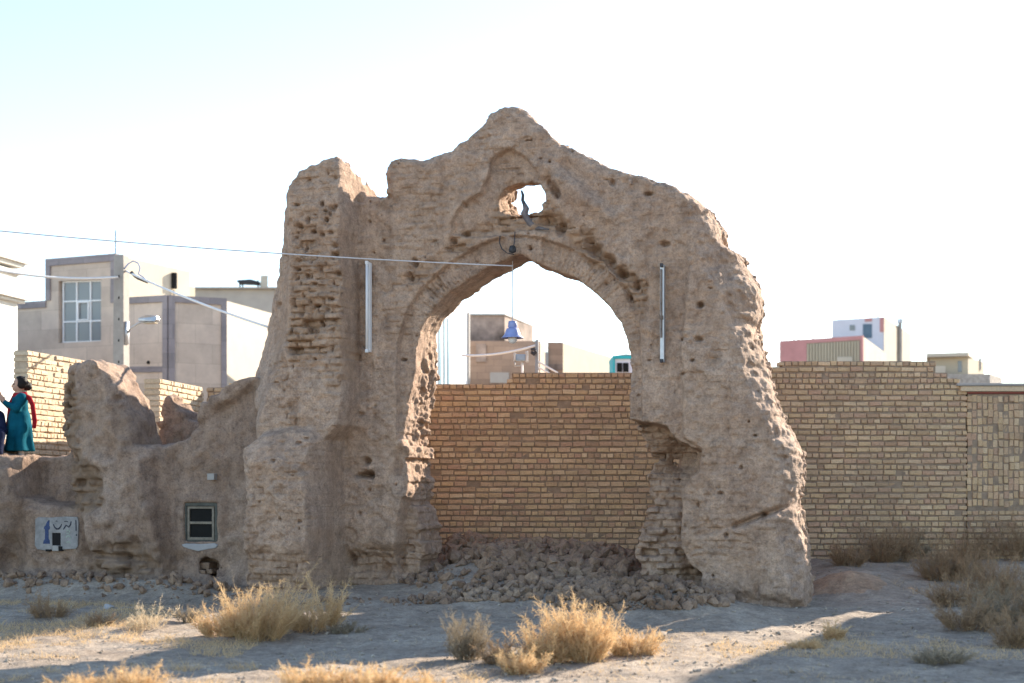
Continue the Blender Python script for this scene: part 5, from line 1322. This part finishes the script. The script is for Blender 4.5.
# a second figure in dark clothes, sitting at the very edge of the picture
s0 = PW(-10, 459, 21.0)
S_ = empty('person', (s0[0]-.02, s0[1], 1.90)); S_.rotation_euler.z = math.radians(25)
tag(S_, 'figure in dark navy clothes sitting on the mud wall, cut by the left edge', 'person')
def sbody(P):
    t = U_(.03, ell(P, (0, .06, .90), (.085, .10, .115)), ell(P, (0, .0, .86), (.06, .06, .07)), caps(P, (0, -.05, .885), (0, -.062, .86), .012, .014), caps(P, (0, .07, .70), (0, .06, .82), .045, .04))
    t = U_(.05, t, caps(P, (-.11, .08, .66), (.11, .08, .66), .07, .07), caps(P, (0, .1, .62), (0, .16, .16), .12, .13))
    for s in (-1, 1):
        t = U_(.03, t, caps(P, (s*.09, .12, .13), (s*.12, -.26, .36), .09, .065), caps(P, (s*.12, -.26, .36), (s*.10, -.34, .06), .06, .04), caps(P, (s*.10, -.34, .04), (s*.11, -.46, .03), .035, .026))
        t = U_(.025, t, caps(P, (s*.17, .08, .65), (s*.20, -.04, .42), .048, .038), caps(P, (s*.20, -.04, .42), (s*.08, -.25, .44), .036, .025))
        t = smin(t, hand(P, (s*.08, -.25, .44), (-s*.4, -.7, -.1), (0, 0, 1)), .01)
    return t
person_part('body', sbody, (-.34, -.56, -.02), (.34, .34, 1.06), .0085, M['skin'], S_)
def scl(P):
    t = U_(.06, caps(P, (-.12, .08, .66), (.12, .08, .66), .085, .085), caps(P, (0, .1, .62), (0, .16, .15), .15, .17))
    for s in (-1, 1):
        t = U_(.05, t, caps(P, (s*.09, .12, .13), (s*.12, -.26, .36), .11, .085), caps(P, (s*.12, -.26, .36), (s*.10, -.34, .10), .08, .07))
        t = U_(.03, t, caps(P, (s*.17, .08, .65), (s*.20, -.04, .42), .065, .058), caps(P, (s*.20, -.04, .42), (s*.10, -.21, .435), .055, .04))
    return t
person_part('robe', scl, (-.4, -.5, -.02), (.4, .42, .86), .012, M['navy'], S_)
person_part('hair', lambda P: np.maximum(ell(P, (0, .072, .915), (.10, .112, .125)), -(P[..., 1]+.0)), (-.13, -.1, .75), (.13, .22, 1.06), .01, M['hair'], S_)

# ================================================================== sky, sun, camera
w = bpy.data.worlds.new('World'); SC.world = w; w.use_nodes = True
nt = w.node_tree; bg = nt.nodes['Background']
sk = nt.nodes.new('ShaderNodeTexSky'); sk.sky_type = 'NISHITA'; sk.sun_disc = False
sk.sun_elevation = SUN_EL; sk.sun_rotation = math.pi/2-SUN_AZ; sk.air_density = 1.0; sk.dust_density = .2; sk.ozone_density = 1.0
nt.links.new(sk.outputs[0], bg.inputs[0]); bg.inputs[1].default_value = .112
sl = bpy.data.lights.new('sun', 'SUN'); so = bpy.data.objects.new('sun', sl); COL.objects.link(so)
sl.energy = 4.6; sl.angle = math.radians(.5); sl.color = (1, .88, .72)
d = Vector((math.cos(SUN_AZ)*math.cos(SUN_EL), math.sin(SUN_AZ)*math.cos(SUN_EL), math.sin(SUN_EL)))
so.rotation_euler = d.to_track_quat('Z', 'Y').to_euler(); so.location = (20, 20, 30)
cam = bpy.data.cameras.new('camera'); co = bpy.data.objects.new('camera', cam); COL.objects.link(co); SC.camera = co
co.location = (0, 0, CH); co.rotation_euler = (math.radians(90), 0, 0)
cam.sensor_width = 36; cam.lens = F*36/1024; cam.shift_y = (HOR-341.5)/1024; cam.clip_end = 9000
cam.dof.use_dof = True; cam.dof.focus_distance = 18.6; cam.dof.aperture_fstop = 1.15
SC.view_settings.view_transform = 'Standard'; SC.view_settings.look = 'None'; SC.view_settings.gamma = 1; SC.view_settings.use_curve_mapping = False
SC.view_settings.exposure = 1.74
SC.cycles.max_bounces = 8; SC.cycles.diffuse_bounces = 4; SC.cycles.use_denoising = True
